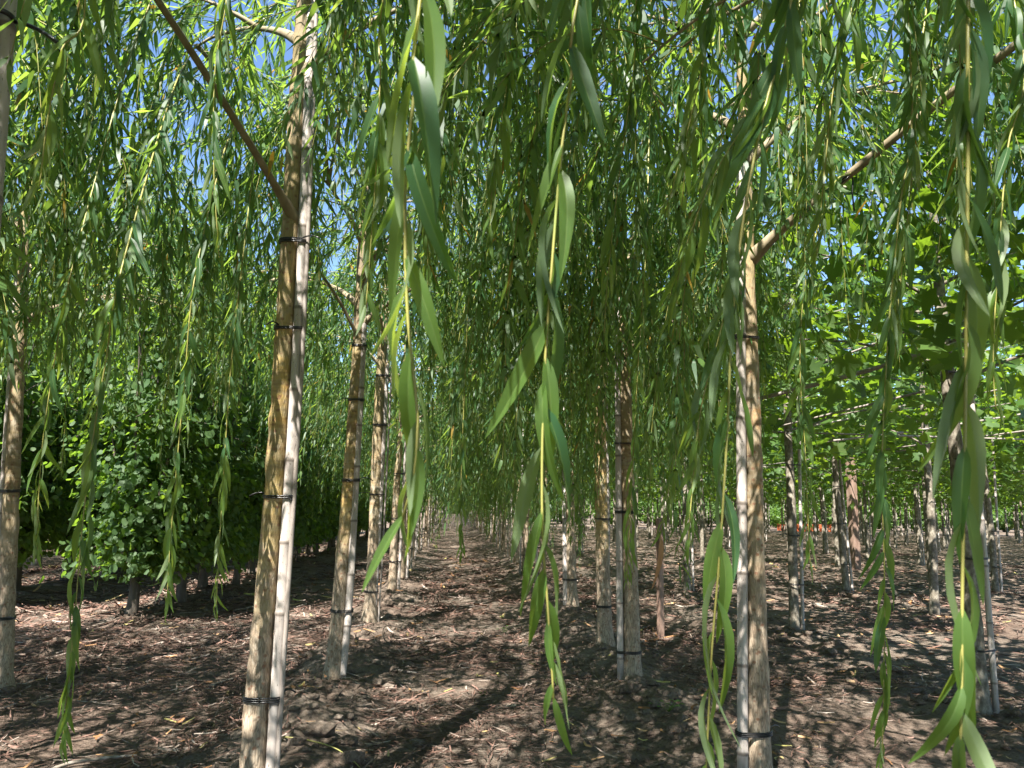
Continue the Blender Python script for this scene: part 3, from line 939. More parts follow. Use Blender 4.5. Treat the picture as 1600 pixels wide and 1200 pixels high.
def fore_shoot(owner, base, pix, Ys, leafL, rng, attach, stem=.0020, gapf=.27, young=.75, fan=(.15, .50), top_leaf=0):  # young: also the share of lower leaves coloured as sunlit
    """pix: picture points of the stem from top to tip; attach: the point on a limb it grows from"""
    yy = np.linspace(Ys[0], Ys[1], len(pix)) if len(Ys) == 2 else Ys
    Pw = np.array([at(x, y, Y) for (x, y), Y in zip(pix, yy)])
    vis0 = Pw[0]
    up = np.array([vis0 + (np.array(attach) - vis0) * .55 + np.array([0, 0, .10])])
    full = np.concatenate([[np.array(attach)], up, Pw])
    P = smooth_path(full, 70) - base
    g = Geo(); tube(g, P, np.linspace(stem * 1.5, stem * .55, len(P)), 6)
    o0 = P[0]
    sh = ob('hanging_shoot', (lambda q: q.mesh('hanging_shoot', M['stem']))(_shift(g, -o0)), owner, o0)
    seg = np.concatenate([[0], np.cumsum(np.linalg.norm(np.diff(P, axis=0), axis=1))])
    s_ = .10; k = 0; sd = 1
    while s_ < seg[-1]:
        u = s_ / seg[-1]
        i = min(int(np.searchsorted(seg, s_)), len(P) - 1); p = np.array([np.interp(s_, seg, P[:, q]) for q in range(3)])
        t = unit(P[min(i + 1, len(P) - 1)] - P[max(i - 1, 0)])
        sd = -sd if rng.random() < .82 else sd
        lat = unit(np.cross(t, CF) * sd + CF * rng.normal(0, .55))
        rem = (seg[-1] - s_)
        th = rng.uniform(*fan); d = unit(t * math.cos(th) + lat * math.sin(th) + np.array([0, 0, -.18]))
        nrm = lat * rng.uniform(.1, .7) - CF * rng.normal(.45, .6) + np.array([0, 0, .3])
        nrm = unit(nrm - d * (nrm @ d)); y = np.cross(nrm, d)
        size = leafL * rng.uniform(.78, 1.18) * (.45 + .55 * min(1, rem / (leafL * 2.2)))
        Rm = Matrix(((d[0], y[0], nrm[0]), (d[1], y[1], nrm[1]), (d[2], y[2], nrm[2])))
        vs = LEAF_YOUNG_LIT if (rem < leafL * 2.4 or rng.random() < young * max(0, u - .35) * 1.5) else LEAF_OLD  # tip leaves are young; lower ones get brighter colour in place of sunlight
        lf = ob('leaf', vs[int(rng.integers(len(vs)))], sh)
        lf.matrix_basis = Matrix.Translation(Vector(p - o0)) @ Rm.to_4x4() @ Matrix.Diagonal((size, size * rng.uniform(.88, 1.22), size, 1))
        s_ += leafL * gapf * rng.uniform(.7, 1.3) * (.5 + .5 * min(1, rem / (leafL * 2.5)))
    return sh


def _shift(g, t):
    h = Geo(); h.merge(g, None, t); return h


rf = np.random.default_rng(61)
aL = L0b + np.array([.55, .0, 2.55]); aR = R0b + np.array([-.55, .1, 2.6])
def twig_limb(owner, base, a, b_, c, r0=.014, r1=.006):
    Q = smooth_path(np.array([a, b_, c]) - base, 20); ob('branch', limb_mesh(Q, r0, r1, M['twig'], 8), owner)


# limbs above the picture from which the foreground shoots hang
twig_limb(L0, L0b, L0b + (0, 0, 2.35), L0b + (.25, -.7, 2.75), L0b + (1.1, -.7, 2.78))
twig_limb(R0, R0b, R0b + (0, 0, 2.15), R0b + (-.45, -.2, 2.60), R0b + (-1.15, -.25, 2.80))
twig_limb(R0, R0b, R0b + (0, 0, 2.3), R0b + (-.25, .45, 2.7), R0b + (-.55, 1.0, 2.85))
FS = [
    (L0, L0b, [(660, -30), (650, 120), (634, 280), (636, 480), (652, 640), (648, 735), (628, 815)], (.50, .52), .098, L0b + (1.0, -.7, 2.78), .0019),
    (R0, R0b, [(908, -30), (895, 100), (878, 230), (862, 420), (850, 600), (847, 800), (856, 950), (862, 1040), (866, 1110)], (.66, .68), .098, R0b + (-1.0, -.22, 2.78), .0018),
    (R0, R0b, [(1232, 20), (1195, 170), (1165, 320), (1146, 480), (1136, 680), (1125, 860), (1112, 1020), (1104, 1190), (1098, 1330)], (.88, .90), .105, R0b + (-.7, -.2, 2.71), .0021),
    (R0, R0b, [(1514, -40), (1513, 200), (1510, 480), (1508, 680), (1504, 900), (1502, 1100), (1498, 1330)], (.52, .52), .088, R0b + (-.6, -.2, 2.68), .0019),
    (R0, R0b, [(1425, 180), (1405, 330), (1388, 520), (1378, 720), (1382, 900), (1381, 1060), (1378, 1190)], (1.55, 1.6), .100, R0b + (-.3, .5, 2.73), .0022),
    (L1, L1b, [(190, 420), (166, 560), (146, 680), (130, 810), (117, 960), (106, 1080), (97, 1165)], (1.75, 1.75), .105, at(300, 80, 2.6), .0022),
    (L1, L1b, [(305, 430), (288, 600), (276, 730), (266, 850), (260, 955)], (2.3, 2.3), .100, at(370, 190, 2.75), .0022),
    (L1, L1b, [(110, 430), (86, 560), (68, 680), (60, 780), (59, 862)], (2.1, 2.1), .105, at(240, -10, 2.5), .0022),
    (L1, L1b, [(362, 560), (352, 700), (344, 830), (338, 950)], (2.7, 2.7), .105, at(400, 240, 2.82), .0022),
    (R1, R1b, [(1082, 470), (1068, 620), (1048, 740), (1040, 800), (1031, 835)], (2.2, 2.2), .100, at(1230, 350, 3.0), .0021),
    (R1, R1b, [(1262, 420), (1250, 560), (1258, 700), (1262, 800), (1266, 885)], (2.3, 2.3), .11, at(1330, 270, 2.75), .0021),
    (L2, L2b, [(735, 430), (728, 560), (722, 700), (720, 800), (722, 872)], (3.4, 3.4), .10, L2b + (.9, -.9, 3.0), .0024),
    (R1, R1b, [(1010, 380), (1000, 520), (992, 660), (985, 800), (980, 905)], (2.6, 2.6), .10, R1b + (-.5, -.3, 2.9), .0022),
    (R1, R1b, [(1172, 1235 - 900), (1130, 500), (1095, 640), (1082, 760), (1075, 850)], (1.6, 1.6), .10, at(1230, 350, 3.0), .0022),
    (R0, R0b, [(1228, 90), (1180, 170), (1118, 270), (1070, 390), (1048, 500)], (1.15, 1.2), .110, R0b + (-.7, -.2, 2.71), .0019),
    (R0, R0b, [(1004, -30), (990, 110), (968, 270), (950, 430), (944, 520)], (1.75, 1.8), .110, R0b + (-.5, .9, 2.84), .0020),
    (R0, R0b, [(1335, -30), (1306, 110), (1290, 250), (1276, 400)], (1.35, 1.4), .108, R0b + (-.4, .7, 2.79), .0019),
    (R0, R0b, [(1448, -30), (1436, 100), (1424, 280), (1404, 470), (1398, 560)], (1.6, 1.6), .110, R0b + (-.3, .55, 2.74), .0020),
    (R0, R0b, [(1600, 90), (1575, 230), (1560, 400), (1552, 560), (1556, 640)], (1.2, 1.2), .105, R0b + (-.2, .4, 2.68), .0019),
    (R0, R0b, [(1120, -30), (1100, 90), (1068, 230), (1040, 330)], (1.45, 1.5), .110, R0b + (-.45, .8, 2.82), .0019),
    (L0, L0b, [(604, -30), (594, 130), (586, 290), (578, 400), (572, 480)], (1.25, 1.25), .105, L0b + (1.05, -.65, 2.78), .0019),
    (L0, L0b, [(130, -40), (96, 80), (74, 190), (62, 290)], (1.0, 1.0), .105, L0b + (.2, -.55, 2.70), .0019),
    (L1, L1b, [(352, -30), (336, 110), (334, 260), (342, 400)], (1.95, 1.95), .112, at(240, -10, 2.5), .0020),
    (R0, R0b, [(806, -30), (792, 130), (772, 260), (764, 390)], (1.7, 1.7), .110, R0b + (-.55, 1.0, 2.85), .0020),
    (R1, R1b, [(700, -30), (690, 120), (672, 280), (668, 420)], (2.1, 2.1), .112, R1b + (-1.2, -.6, 3.1), .0020),
]
for ow, bs, pix, Y, ll, att, st in FS:
    sh_ = fore_shoot(ow, bs, pix, Y, ll * 1.14, rf, att, st)
    if pix[-1] == (1031, 835):                        # the shoot that ends in a withered leaf
        v, f3, f4, l, mid, m3, m4 = LEAFV[2].arrays(); h = Geo(); h.add(v, None, f4, .45); lf = ob('leaf', h.mesh('leaf', M['dry']), sh_); lf['label'] = 'withered brown leaf'
        q = at(1032, 838, 2.2) - bs - np.array(sh_.location); lf.matrix_basis = Matrix.Translation(Vector(q)) @ Matrix(((0, .9, .436), (0, .436, -.9), (-1, 0, 0))).to_4x4() @ Matrix.Diagonal((.16, .17, .16, 1))
# a tie dangling from the slanting limb of the orange barked willow
_q = at(1322, 283, 2.77) - R1b; gt = Geo()
tube(gt, np.array([_q + (.020 * math.cos(a), .022 * math.sin(a), .016 * math.cos(a) + .002 * a) for a in np.linspace(0, 12, 40)] + [_q + (.03, 0, .0), _q + (.012, -.02, -.06), _q + (.016, -.02, -.14)]), .0035, 5)
ob('tie', gt.mesh('tie', M['tie']), R1)

# ------------------------------------------------------------------ plane trees with roof-trained crowns
def lobed_leaf(rng):
    half = [(20, .74), (36, .56), (60, .93), (80, .62), (100, .50), (126, .64), (158, .30)]
    a = [0.0] + [h[0] for h in half] + [180] + [-h[0] for h in reversed(half)]
    r = [1.0] + [h[1] for h in half] + [.16] + [h[1] for h in reversed(half)]
    a = np.radians(a); r = np.array(r) * (1 + rng.normal(0, .05, len(r)))
    x, y = r * np.cos(a) + .2, r * np.sin(a)
    z = -.16 * x * x - .10 * y * y + rng.normal(0, .03, len(x))
    V = np.concatenate([[[.2, 0, .03]], np.stack([x, y, z], -1)]) * .5
    n = len(x); F = [(0, 1 + i, 1 + (i + 1) % n) for i in range(n)]
    return V, F


def round_leaf(rng):
    a = np.radians([180, 130, 75, 35, 0, -35, -75, -130]); r = np.array([.35, .75, .95, .98, .8, .98, .95, .75]) * (1 + rng.normal(0, .06, 8))
    x, y = r * np.cos(a) + .3, r * np.sin(a); z = -.14 * x * x + .12 * np.abs(y) + rng.normal(0, .03, 8)
    V = np.concatenate([[[.3, 0, 0]], np.stack([x, y, z], -1)]) * .5
    return V, [(0, 1 + i, 1 + (i + 1) % 8) for i in range(8)]


def rand_frames(rng, P, up, spread, outw=None, outk=0.0):
    """rows of (d, y, n) for leaves: n near up"""
    n = rng.normal(0, spread, P.shape) + np.array(up)
    if outw is not None: n = n + outw * outk
    n /= np.linalg.norm(n, axis=1)[:, None]
    d = rng.normal(0, 1, P.shape); d -= n * (d * n).sum(1)[:, None]; d /= np.linalg.norm(d, axis=1)[:, None]
    return d, np.cross(n, d), n


def leaf_cloud(g, P, size, templ, rng, up=(0, 0, 1), spread=.5, lvs=None, outw=None, outk=0.0):
    d, y, n = rand_frames(rng, P, up, spread, outw, outk)
    lvs = np.clip(rng.normal(.45, .22, len(P)), 0, .96) if lvs is None else lvs
    which = rng.integers(len(templ), size=len(P))
    for k, (V, F) in enumerate(templ):
        m = which == k; q = int(m.sum())
        if not q: continue
        VV = P[m][:, None] + size[m][:, None, None] * (V[None, :, :1] * d[m][:, None] + V[None, :, 1:2] * y[m][:, None] + V[None, :, 2:] * n[m][:, None])
        b = np.arange(q)[:, None, None] * len(V)
        g.add(VV.reshape(-1, 3), (b + np.array(F)[None]).reshape(-1, 3), None, np.repeat(lvs[m], len(V)))


rp = np.random.default_rng(71)
LOBED = [lobed_leaf(rp) for _ in range(4)]; ROUND = [round_leaf(rp) for _ in range(3)]
def single_leaf_meshes(templ, mat):
    out = []
    for V, F in templ:
        for lv in (.3, .7):
            g = Geo(); g.add(V, F, None, lv); out.append(g.mesh('leaf', mat))
    return out
PL_LEAF = single_leaf_meshes(LOBED, M['plane']); SH_LEAF = single_leaf_meshes(ROUND, M['shrub'])


def plane_sites(rng, n):
    """leaves on four flat tiers spread on the canes, more ragged below"""
    tier = rng.choice([2.3, 2.65, 3.05, 3.5, 4.0, 4.6], n, p=[.18, .20, .20, .17, .15, .10])
    x = rng.uniform(-1.35, 1.35, n); y = rng.uniform(-1.6, 1.6, n)
    clump = np.array([vnoise(x * 1.6 + t * 7, y * 1.6) for t in (1,)])[0]
    z = tier + rng.normal(0, .24, n) + clump * .35 - .08 * np.hypot(x, y)
    k = rng.random(n) < np.clip(.80 + 1.9 * vnoise(x * 1.5 + tier * 3, y * 1.5 + tier), .04, 1)
    return np.stack([x, y, z], -1)[k]


def plane_branches(rng):
    g = Geo()
    for i in range(14):
        z = 2.0 + i * .14; a = i * 2.4 + rng.normal(0, .3); L = rng.uniform(.8, 1.5); e = .5
        p = np.array([0, 0, z]); pts = [p]
        for k in range(6): p = p + L / 6 * np.array([math.cos(a) * math.cos(e), math.sin(a) * math.cos(e), math.sin(e)]); e -= .1; pts.append(p)
        tube(g, pts, np.linspace(.014, .004, 7), 5)
    return g.mesh('branches', M['pbark'])


PLANE = []
for k in range(3):
    r_ = np.random.default_rng(80 + k)
    me, TP, TR = trunk_mesh([(0, 0, -.06), (.015 * (k - 1), .01, 1.1), (.0, .0, 2.3), (.02, 0, 4.0)], [.052, .046, .040, .012], M['pbark'], 10, r_, .11)
    P = plane_sites(r_, 1950); g = Geo(); leaf_cloud(g, P, r_.uniform(.13, .25, len(P)), LOBED, r_, (.0, -.15, 1), .7)
    P2 = plane_sites(r_, 1800); g2 = Geo(); leaf_cloud(g2, P2, r_.uniform(.13, .25, len(P2)), LOBED, r_, (.0, -.15, 1), .7)
    PLANE.append((me, g.mesh('crown', M['plane']), plane_branches(r_), g2.mesh('crown', M['plane'])))


def plane_tree(x, y, label, rng, near=False, cane_label=None, lean=0.0):
    z = g1(x, y); k = int(rng.integers(3))
    t = thing('plane_tree', label, 'tree', (x, y, z), 'roof-trained plane trees')
    s = rng.uniform(.95, 1.06); t.scale = (s, s, s)
    t.rotation_euler = (rng.normal(0, .008), lean, rng.choice((0, math.pi)))
    ob('trunk', PLANE[k][0], t); ob('branches', PLANE[k][2], t, kind='stuff')
    ob('crown', PLANE[k][3 if near else 1], t, kind='stuff')
    if near:
        P = plane_sites(rng, 420)[:290]; d, yy, n = rand_frames(rng, P, (0, 0, 1), .4)
        for i in range(len(P)):
            lf = ob('leaf', PL_LEAF[int(rng.integers(len(PL_LEAF)))], t)
            sz = rng.uniform(.13, .24)
            lf.matrix_basis = Matrix.Translation(Vector(P[i])) @ Matrix(np.stack([d[i], yy[i], n[i]], 1).tolist()).to_4x4() @ Matrix.Diagonal((sz, sz, sz, 1))
    if cane_label:
        q = int(rng.integers(3)); c = thing('support_cane', cane_label, 'cane', (x + .085, y - .02, z), 'canes tied to the plane trunks')
        c.rotation_euler = (rng.normal(0, .01), rng.normal(0, .012) + lean, 0); ob('pole', FARCANE[q][0], c)
        for tm in FARCANE[q][1]: ob('tie', tm, c, (0, 0, rng.normal(0, .05)))


rpl = np.random.default_rng(91)
FIRST = [(3.41, 4.71, 'dark grey plane trunk with a cane, foremost in its block', True, -.015),
         (3.64, 7.80, 'straight mottled plane trunk with black ties, second from the aisle corner', True, 0.01),
         (6.14, 11.3, 'leaning plane trunk pair with cane standing in the second plane row', True, -.05),
         (8.63, 12.96, 'pale ringed plane trunk standing in a sunlit patch of the third plane row', True, .0)]
for x, y, la, nr, ln in FIRST:
    plane_tree(x, y, la, rpl, nr, 'cane tied to the ' + ' '.join(la.split(' ')[:6]), ln)
plane_tree(3.45, 1.75, 'plane tree beside the camera, its crown over the corner of the block', rpl)
plane_tree(3.45, -1.3, 'plane tree behind the camera at the edge of the block', rpl)
plane_tree(6.1, 1.9, 'plane tree beside the camera in the second plane row', rpl)
cnt = 0
for i, px_ in enumerate(XP):
    for j in range(22):
        x = px_ + rpl.normal(0, .06); y = 4.75 + (3.08 if i < 2 else 2.3) * j + (1.2 if i % 2 else 0) + rpl.normal(0, .12)
        if any(math.hypot(x - a[0], y - a[1]) < 1.3 for a in FIRST): continue
        if i == 0 and j < 2: continue
        X_, _, Z_ = proj((x, y, 1.5))
        if Z_ < 1 or X_ > 1780 or y > 50: continue
        cnt += 1
        if i == 0 and j < 9: la = f'plane tree, {ORD[j]} along the plane row next to the willows'
        elif i == 1 and j < 5: la = f'plane tree, {ORD[j]} along the second plane row from the willows'
        elif i < 5 and j < 6: la = f'plane tree, {ORD[j]} along the {ORD[i]} plane row from the willows'
        else: la = 'thin grey plane trunk among the crowded trunks deep in the plane block'
        plane_tree(x, y, la, rpl, False, 'cane by ' + la if rpl.random() < .75 else None, rpl.normal(0, .02))

# training canes under the roof crowns
def long_cane(a, b_, label, r=.012):
    a, b_ = np.array(a, float), np.array(b_, float); c = (a + b_) / 2; g = Geo()
    rng = np.random.default_rng(abs(hash(tuple(np.round(a, 2)))) % 9999)
    P = [a - c, (a - c) * .33 + (0, 0, -.02), (b_ - c) * .33 + (0, 0, -.015), b_ - c]
    tube(g, smooth_path(P, 16), r, 7)
    tag(ob('training_cane', g.mesh('training_cane', M['cane']), None, c), label, 'cane', 'training canes under the plane crowns')


long_cane(at(1190, 622, 5.2), at(1640, 492, 4.3), 'grey slanting cane crossing under the front plane crowns', .016)
long_cane(at(1290, 690, 7.7), at(1640, 640, 8.6), 'long level cane tied across the mottled plane trunk')
long_cane(at(1230, 672, 7.75), at(1420, 632, 9.8), 'thin cane rising from the mottled plane trunk')
long_cane(at(1400, 705, 10.5), at(1640, 668, 10.2), 'level cane low under the crowns behind the foremost plane trunk')
for i, x in enumerate(XP[:6]):
    for z in (2.12, 2.62):
        long_cane((x, 5.2 + .4 * i, z), (x, 46, z + .05), f'straight cane running the length of the {ORD[i]} plane row at {"lower" if z < 2.4 else "upper"} level', .010)
for j in range(5):
    y = 7.85 + 6.16 * j
    long_cane((3.5, y, 2.08), (24, y, 2.14), f'cross cane joining the plane rows, {ORD[j]} from the corner of the block', .010)

# ------------------------------------------------------------------ shrubs
def shrub_parts(seed, n=3000):
    rng = np.random.default_rng(seed); H = 3.3
    gs = Geo(); stems = []
    for i in range(9):
        a = i * 2.4; e = rad(rng.uniform(62, 82)); p = np.array([0, 0, .22]); L = rng.uniform(1.8, 3.0); pts = [p]
        for k in range(10):
            e += .03; p = p + L / 10 * np.array([math.cos(a) * math.cos(e), math.sin(a) * math.cos(e), math.sin(e)]) + rng.normal(0, .01, 3); pts.append(p)
        tube(gs, pts, np.linspace(.016, .004, 11), 5); stems.append(np.array(pts))
        for q in range(7):
            b_ = pts[int(rng.integers(1, 9))]; a2 = rng.uniform(0, 6.28); e2 = rad(rng.uniform(5, 60)); l2 = rng.uniform(.3, .65)
            sub = np.array([b_ + l2 * t * np.array([math.cos(a2) * math.cos(e2), math.sin(a2) * math.cos(e2), math.sin(e2) - .3 * t]) for t in np.linspace(0, 1, 6)])
            tube(gs, sub, np.linspace(.006, .002, 6), 3, cap=False); stems.append(sub)
    seg = rng.integers(len(stems), size=n); t = rng.random(n)
    C = np.array([S_[min(int(q * len(S_)), len(S_) - 1)] for q, S_ in ((q, stems[s]) for s, q in zip(seg, t))])
    P = C + rng.normal(0, 1, (n, 3)) * rng.uniform(.03, .15, (n, 1)); P[:, 2] = np.maximum(P[:, 2], .20 + .16 * rng.random(n))
    P[:, 2] += vnoise(P[:, 0] * 3, P[:, 1] * 3) * .2
    q = n // 7; a = rng.uniform(0, 6.28, q); r_ = .12 + (.34 + .3 * vnoise(a * 1.7, a * 0 + seed)) * rng.random(q) ** .6; zz = rng.uniform(.22, 1.0, q)
    P[:q] = np.stack([r_ * np.cos(a), r_ * np.sin(a), zz + .15 * vnoise(a * 2, zz * 4)], -1)
    return gs, P, rng


def trunk_stub(rng):
    return trunk_mesh([(0, 0, -.05), (.01, 0, .15), (0, 0, .34), (.01, .01, .9)], [.046, .043, .04, .02], M['sbark'], 10, rng, .05)[0]


SHRUB = []
for k in range(3):
    gs, P, r_ = shrub_parts(120 + k, 7500)
    out = P * (1, 1, 0); out /= np.maximum(np.linalg.norm(out, axis=1), .05)[:, None]
    g = Geo(); leaf_cloud(g, P, r_.uniform(.05, .085, len(P)), ROUND, r_, (0, 0, .8), .55, None, out, .6)
    SHRUB.append((g.mesh('foliage', M['shrub']), gs.mesh('stems', M['sbark']), trunk_stub(r_), P, out))


def shrub(x, y, label, rng, near=False, s=None):
    k = int(rng.integers(3)); z = g1(x, y); t = thing('leafy_shrub', label, 'shrub', (x, y, z), 'round-leaved shrubs in two rows')
    s = s or rng.uniform(1.0, 1.15); t.scale = (s * rng.uniform(.82, 1.25), s * rng.uniform(.82, 1.25), s * rng.uniform(1.3, 1.72)); t.rotation_euler.z = rng.uniform(0, 6.28)
    ob('foliage', SHRUB[k][0], t, kind='stuff'); ob('stems', SHRUB[k][1], t, kind='stuff'); ob('trunk', SHRUB[k][2], t)
    if near:
        P = SHRUB[k][3]; R_ = np.hypot(P[:, 0], P[:, 1]); ids = rng.choice(np.where(R_ > np.quantile(R_, .6))[0], 260, replace=False); P = P[ids] * (1.06, 1.06, 1)
        d, yy, n = rand_frames(rng, P, (0, 0, .8), .5, SHRUB[k][4][ids], .6)
        for i in range(len(P)):
            lf = ob('leaf', SH_LEAF[int(rng.integers(len(SH_LEAF)))], t); sz = rng.uniform(.05, .08)
            lf.matrix_basis = Matrix.Translation(Vector(P[i])) @ Matrix(np.stack([d[i], yy[i], n[i]], 1).tolist()).to_4x4() @ Matrix.Diagonal((sz, sz, sz, 1))


rsb = np.random.default_rng(131)
shrub(-3.11, 7.81, 'dark round-leaved shrub with a short pale trunk on a crumbled soil mound', rsb, True)
shrub(-2.98, 8.80, 'dark shrub just behind the one on the crumbled mound', rsb, True)
shrub(-3.10, 9.90, 'dark shrub with thin stems, third in the shrub row next to the willows', rsb, True)
for i in range(26):
    y = 11.0 + 1.12 * i
    shrub(-3.05 + rsb.normal(0, .06), y, f'dark shrub, {ORD[i + 3]} in the shrub row next to the willows' if i + 3 < 9 else 'dark shrub merging into the far end of the shrub row next to the willows', rsb)
for i in range(20):
    y = 8.6 + 1.16 * i
    shrub(-5.25 + rsb.normal(0, .06), y, f'tall shrub, {ORD[i]} in the shrub row standing behind the front shrubs' if i < 5 else 'tall shrub in the far part of the shrub row behind the front shrubs', rsb, False)

# ------------------------------------------------------------------ posts, wood, weeds
def square_post(x, y, h, wd, label, rotz=.2, lean=0.0):
    rng = np.random.default_rng(int(abs(x) * 100)); z = g1(x, y); g = Geo()
    n = 12; zs = np.linspace(-.1, h, n); V = []
    for q in zs:
        for a in range(8):
            th = a * math.pi / 4; rr = wd / 2 * (1.30 if a % 2 else .98); V.append((rr * math.cos(th) + rng.normal(0, .0006) + lean * q, rr * math.sin(th) + rng.normal(0, .0006), q))
    f = [(i * 8 + k, i * 8 + (k + 1) % 8, (i + 1) * 8 + (k + 1) % 8, (i + 1) * 8 + k) for i in range(n - 1) for k in range(8)]
    b0 = len(V); V.append((lean * h, 0, h + .004)); t3 = [(b0, (n - 1) * 8 + k, (n - 1) * 8 + (k + 1) % 8) for k in range(8)]
    g.add(V, t3, f); o = ob('wooden_post', g.mesh('wooden_post', M['post'], False), None, (x, y, z), (0, 0, rotz))
    tag(o, label, 'post')


square_post(8.85, 15.85, 2.45, .17, 'thick reddish brown wooden post, sunlit, among the plane trunks')
square_post(2.10, 7.42, 1.15, .055, 'thin dark brown wooden post standing behind the willow row', .4)

def stick(pts, r, label, mat='deadwood', name='fallen_stick', cat='stick'):
    P = np.array([(x, y, g1(x, y) + r * .8 + dz) for x, y, dz in pts]); c = P[0].copy(); g = Geo()
    Q = smooth_path(P - c, 22); tube(g, Q, np.linspace(r, r * .5, 22), 7, wob=.25, rng=np.random.default_rng(3))
    tag(ob(name, g.mesh(name, M[mat]), None, c), label, cat)


def gpt(px, py, z=.03):
    d = ray(px, py); t = (z - CAM[2]) / d[2]; q = CAM + d * t; return q[0], q[1]


stick([(*gpt(60, 1196), .0), (*gpt(110, 1178), .01), (*gpt(160, 1170), .012), (*gpt(215, 1165), .0)], .011, 'grey dead stick lying on the mulch before the thick yellow willow')
stick([(*gpt(330, 1058), 0), (*gpt(350, 1052), .01), (*gpt(372, 1045), .0)], .012, 'short grey stick lying on the mulch next to the yellow trunk')
stick([(*gpt(432, 1184), .01), (*gpt(480, 1186), .025), (*gpt(530, 1194), .02), (*gpt(575, 1204), .0)], .004, 'fallen yellow willow twig at the foot of the split cane', 'stem', 'fallen_twig', 'twig')
stick([(*gpt(610, 1012), .0), (*gpt(598, 1003), .03), (*gpt(603, 990), .04), (*gpt(628, 985), .03), (*gpt(650, 992), .0)], .004, 'loop of discarded black tie lying between the rows', 'tie', 'loose_tie', 'tie')
stick([(*gpt(600, 1010), .0), (*gpt(622, 1006), .012), (*gpt(645, 1003), .0)], .004, 'short length of black tie lying under the loop', 'tie', 'loose_tie', 'tie')


def weed(px, py, size, n, label, seed):
    rng = np.random.default_rng(seed); x, y = gpt(px, py, .05); z = g1(x, y); t = thing('weed', label, 'weed', (x, y, z)); g = Geo()
    for i in range(n):
        a = i * 2.4 + rng.normal(0, .3); l = size * rng.uniform(.5, 1); e = rng.uniform(.4, 1.2)
        tip = np.array([math.cos(a) * math.cos(e), math.sin(a) * math.cos(e), math.sin(e)]) * l
        g = Geo(); tube(g, np.array([(0, 0, 0), tip * .5 + (0, 0, l * .08), tip]), [.0015, .0012, .001], 4); ob('stem', g.mesh('stem', M['weed']), t)
        lf = ob('leaf', WEED[i % len(WEED)], t); d = unit(tip * (1, 1, .1)); nn = unit(np.array([0, 0, 1]) - d * d[2]); yv = np.cross(nn, d); sz = size * rng.uniform(.35, .55)
        lf.matrix_basis = Matrix.Translation(Vector(tip)) @ Matrix(np.stack([d, yv, nn], 1).tolist()).to_4x4() @ Matrix.Diagonal((sz, sz, sz, 1))


WEED = single_leaf_meshes(ROUND, M['weed'])
weed(1045, 1120, .085, 9, 'small green weed on the bare mound before the grey willow', 1)
weed(1025, 1112, .05, 6, 'tiny weed seedling next to the small green weed on the mound', 2)
weed(755, 1072, .04, 6, 'single bright weed seedling in the middle of the aisle mulch', 3)
weed(790, 975, .09, 7, 'low dull weed at the aisle edge beside the willow mound', 4)
weed(1035, 900, .10, 8, 'weed growing by the thin brown post', 5)

# ------------------------------------------------------------------ what stands beyond the block and at the end of the rows
FARBUSH = []
for k in range(3):
    r_ = np.random.default_rng(150 + k); n = 2600
    u = r_.normal(0, 1, (n, 3)); u /= np.linalg.norm(u, axis=1)[:, None]
    rr = r_.uniform(.55, 1.05, n) ** .5
    bump = 1 + .5 * vnoise(u[:, 0] * 2.3 + k * 9, u[:, 1] * 2.3 + u[:, 2] * 3)
    P = u * (rr * bump)[:, None] * (1, 1, .95) + (0, 0, 1.0)
    P = P[P[:, 2] > .08]; o_ = u[: len(P)]
    g = Geo(); leaf_cloud(g, P, r_.uniform(.10, .19, len(P)), ROUND, r_, (0, 0, .7), .6, None, unit(P - (0, 0, 1)) * 3, .5)
    gt = Geo()
    for i in range(5):
        a = i * 1.26; tube(gt, np.array([(0, 0, -.1), (.12 * math.cos(a), .12 * math.sin(a), .5), (.4 * math.cos(a), .4 * math.sin(a), 1.3)]), [.05, .035, .012], 5)
    FARBUSH.append((g.mesh('foliage', M['far']), gt.mesh('stems', M['sbark'])))


def far_bush(x, y, sx, sz, label, rng, name='garden_bush', cat='bush', group='bushes beyond the plane block'):
    k = int(rng.integers(3)); t = thing(name, label, cat, (x, y, 0), group); t.scale = (sx, sx, sz); t.rotation_euler.z = rng.uniform(0, 6.28)
    ob('foliage', FARBUSH[k][0], t, kind='stuff'); ob('stems', FARBUSH[k][1], t, kind='stuff')


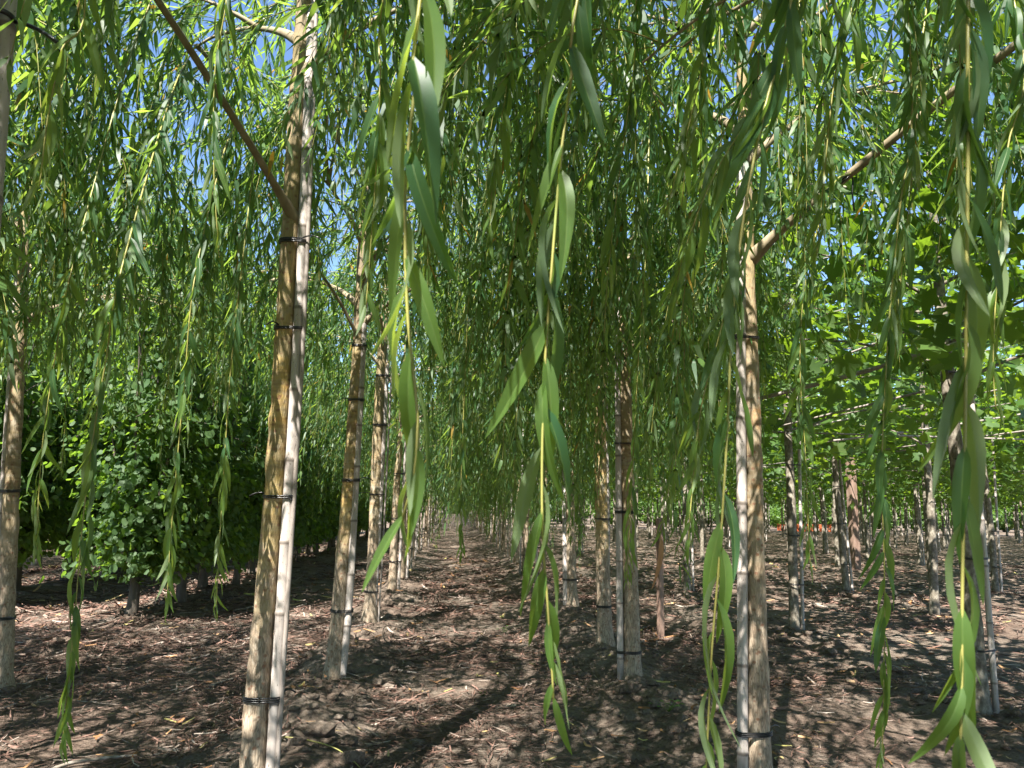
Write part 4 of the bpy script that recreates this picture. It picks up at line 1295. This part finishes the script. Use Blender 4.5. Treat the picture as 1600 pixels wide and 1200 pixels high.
rb = np.random.default_rng(161)
for i in range(30):
    x = 1.5 + 1.75 * i + rb.normal(0, .4); y = 58 + rb.normal(0, 2.0)
    far_bush(x, y, rb.uniform(1.1, 1.7), rb.uniform(1.0, 1.7), 'sunlit bush in the line closing the view beyond the plane trunks', rb)
for i in range(16):
    x = 4 + 3.6 * i + rb.normal(0, .8); y = 72 + rb.normal(0, 3)
    far_bush(x, y, rb.uniform(2.3, 3.2), rb.uniform(2.6, 4.2), 'tall bright tree standing behind the line of sunlit bushes', rb, 'broadleaf_tree', 'tree', 'trees beyond the plane block')
for x, y, s_, z in [(-.9, 113, 2.0, 2.3), (1.4, 114, 1.9, 2.0), (3.4, 112, 2.0, 2.4), (.4, 122, 3.4, 4.0), (-3.8, 116, 2.6, 3.2), (6.8, 118, 2.8, 3.4)]:
    far_bush(x, y, s_, z, 'bright green tree closing the far end of the aisle', rb, 'broadleaf_tree', 'tree', 'trees at the end of the aisle')
for i in range(14):
    far_bush(-12.5 - rb.uniform(0, 3), 14 + 4.2 * i, rb.uniform(1.7, 2.4), rb.uniform(2.2, 3.2), 'tree behind the sunlit willows past the shrubs', rb, 'broadleaf_tree', 'tree', 'trees past the shrubs')


def crate(x, y, wx, wy, h, label, rot):
    """an orange plastic crate: rim, slatted sides"""
    t = thing('plastic_crate', label, 'crate', (x, y, g1(x, y))); t.rotation_euler.z = rot
    def boxp(name, c, s_):
        V = np.array([(a, b, d) for a in (-1, 1) for b in (-1, 1) for d in (-1, 1)]) * np.array(s_) / 2 + c
        g = Geo(); g.add(V, None, [(0, 1, 3, 2), (4, 6, 7, 5), (0, 4, 5, 1), (2, 3, 7, 6), (0, 2, 6, 4), (1, 5, 7, 3)]); ob(name, g.mesh(name, M['orange'], False), t)
    for k in range(4):
        z = h * (.13 + .245 * k)
        for sg in (-1, 1):
            boxp('slat', (0, sg * wy / 2, z), (wx, .03, h * .19)); boxp('slat', (sg * wx / 2, 0, z), (.03, wy - .034, h * .19))
    for sx in (-1, 1):
        for sy in (-1, 1): boxp('corner_post', (sx * (wx / 2 + .004), sy * (wy / 2 + .004), h / 2), (.07, .07, h + .02))
    boxp('bottom', (0, 0, .04), (wx - .04, wy - .04, .03))


crate(23.5, 50.0, 1.5, 1.1, .5, 'orange plastic crate far beyond the reddish post', .1)
crate(25.4, 50.4, 1.5, 1.1, .5, 'orange plastic crate set end to end with its twin beyond the plane trunks', .05)
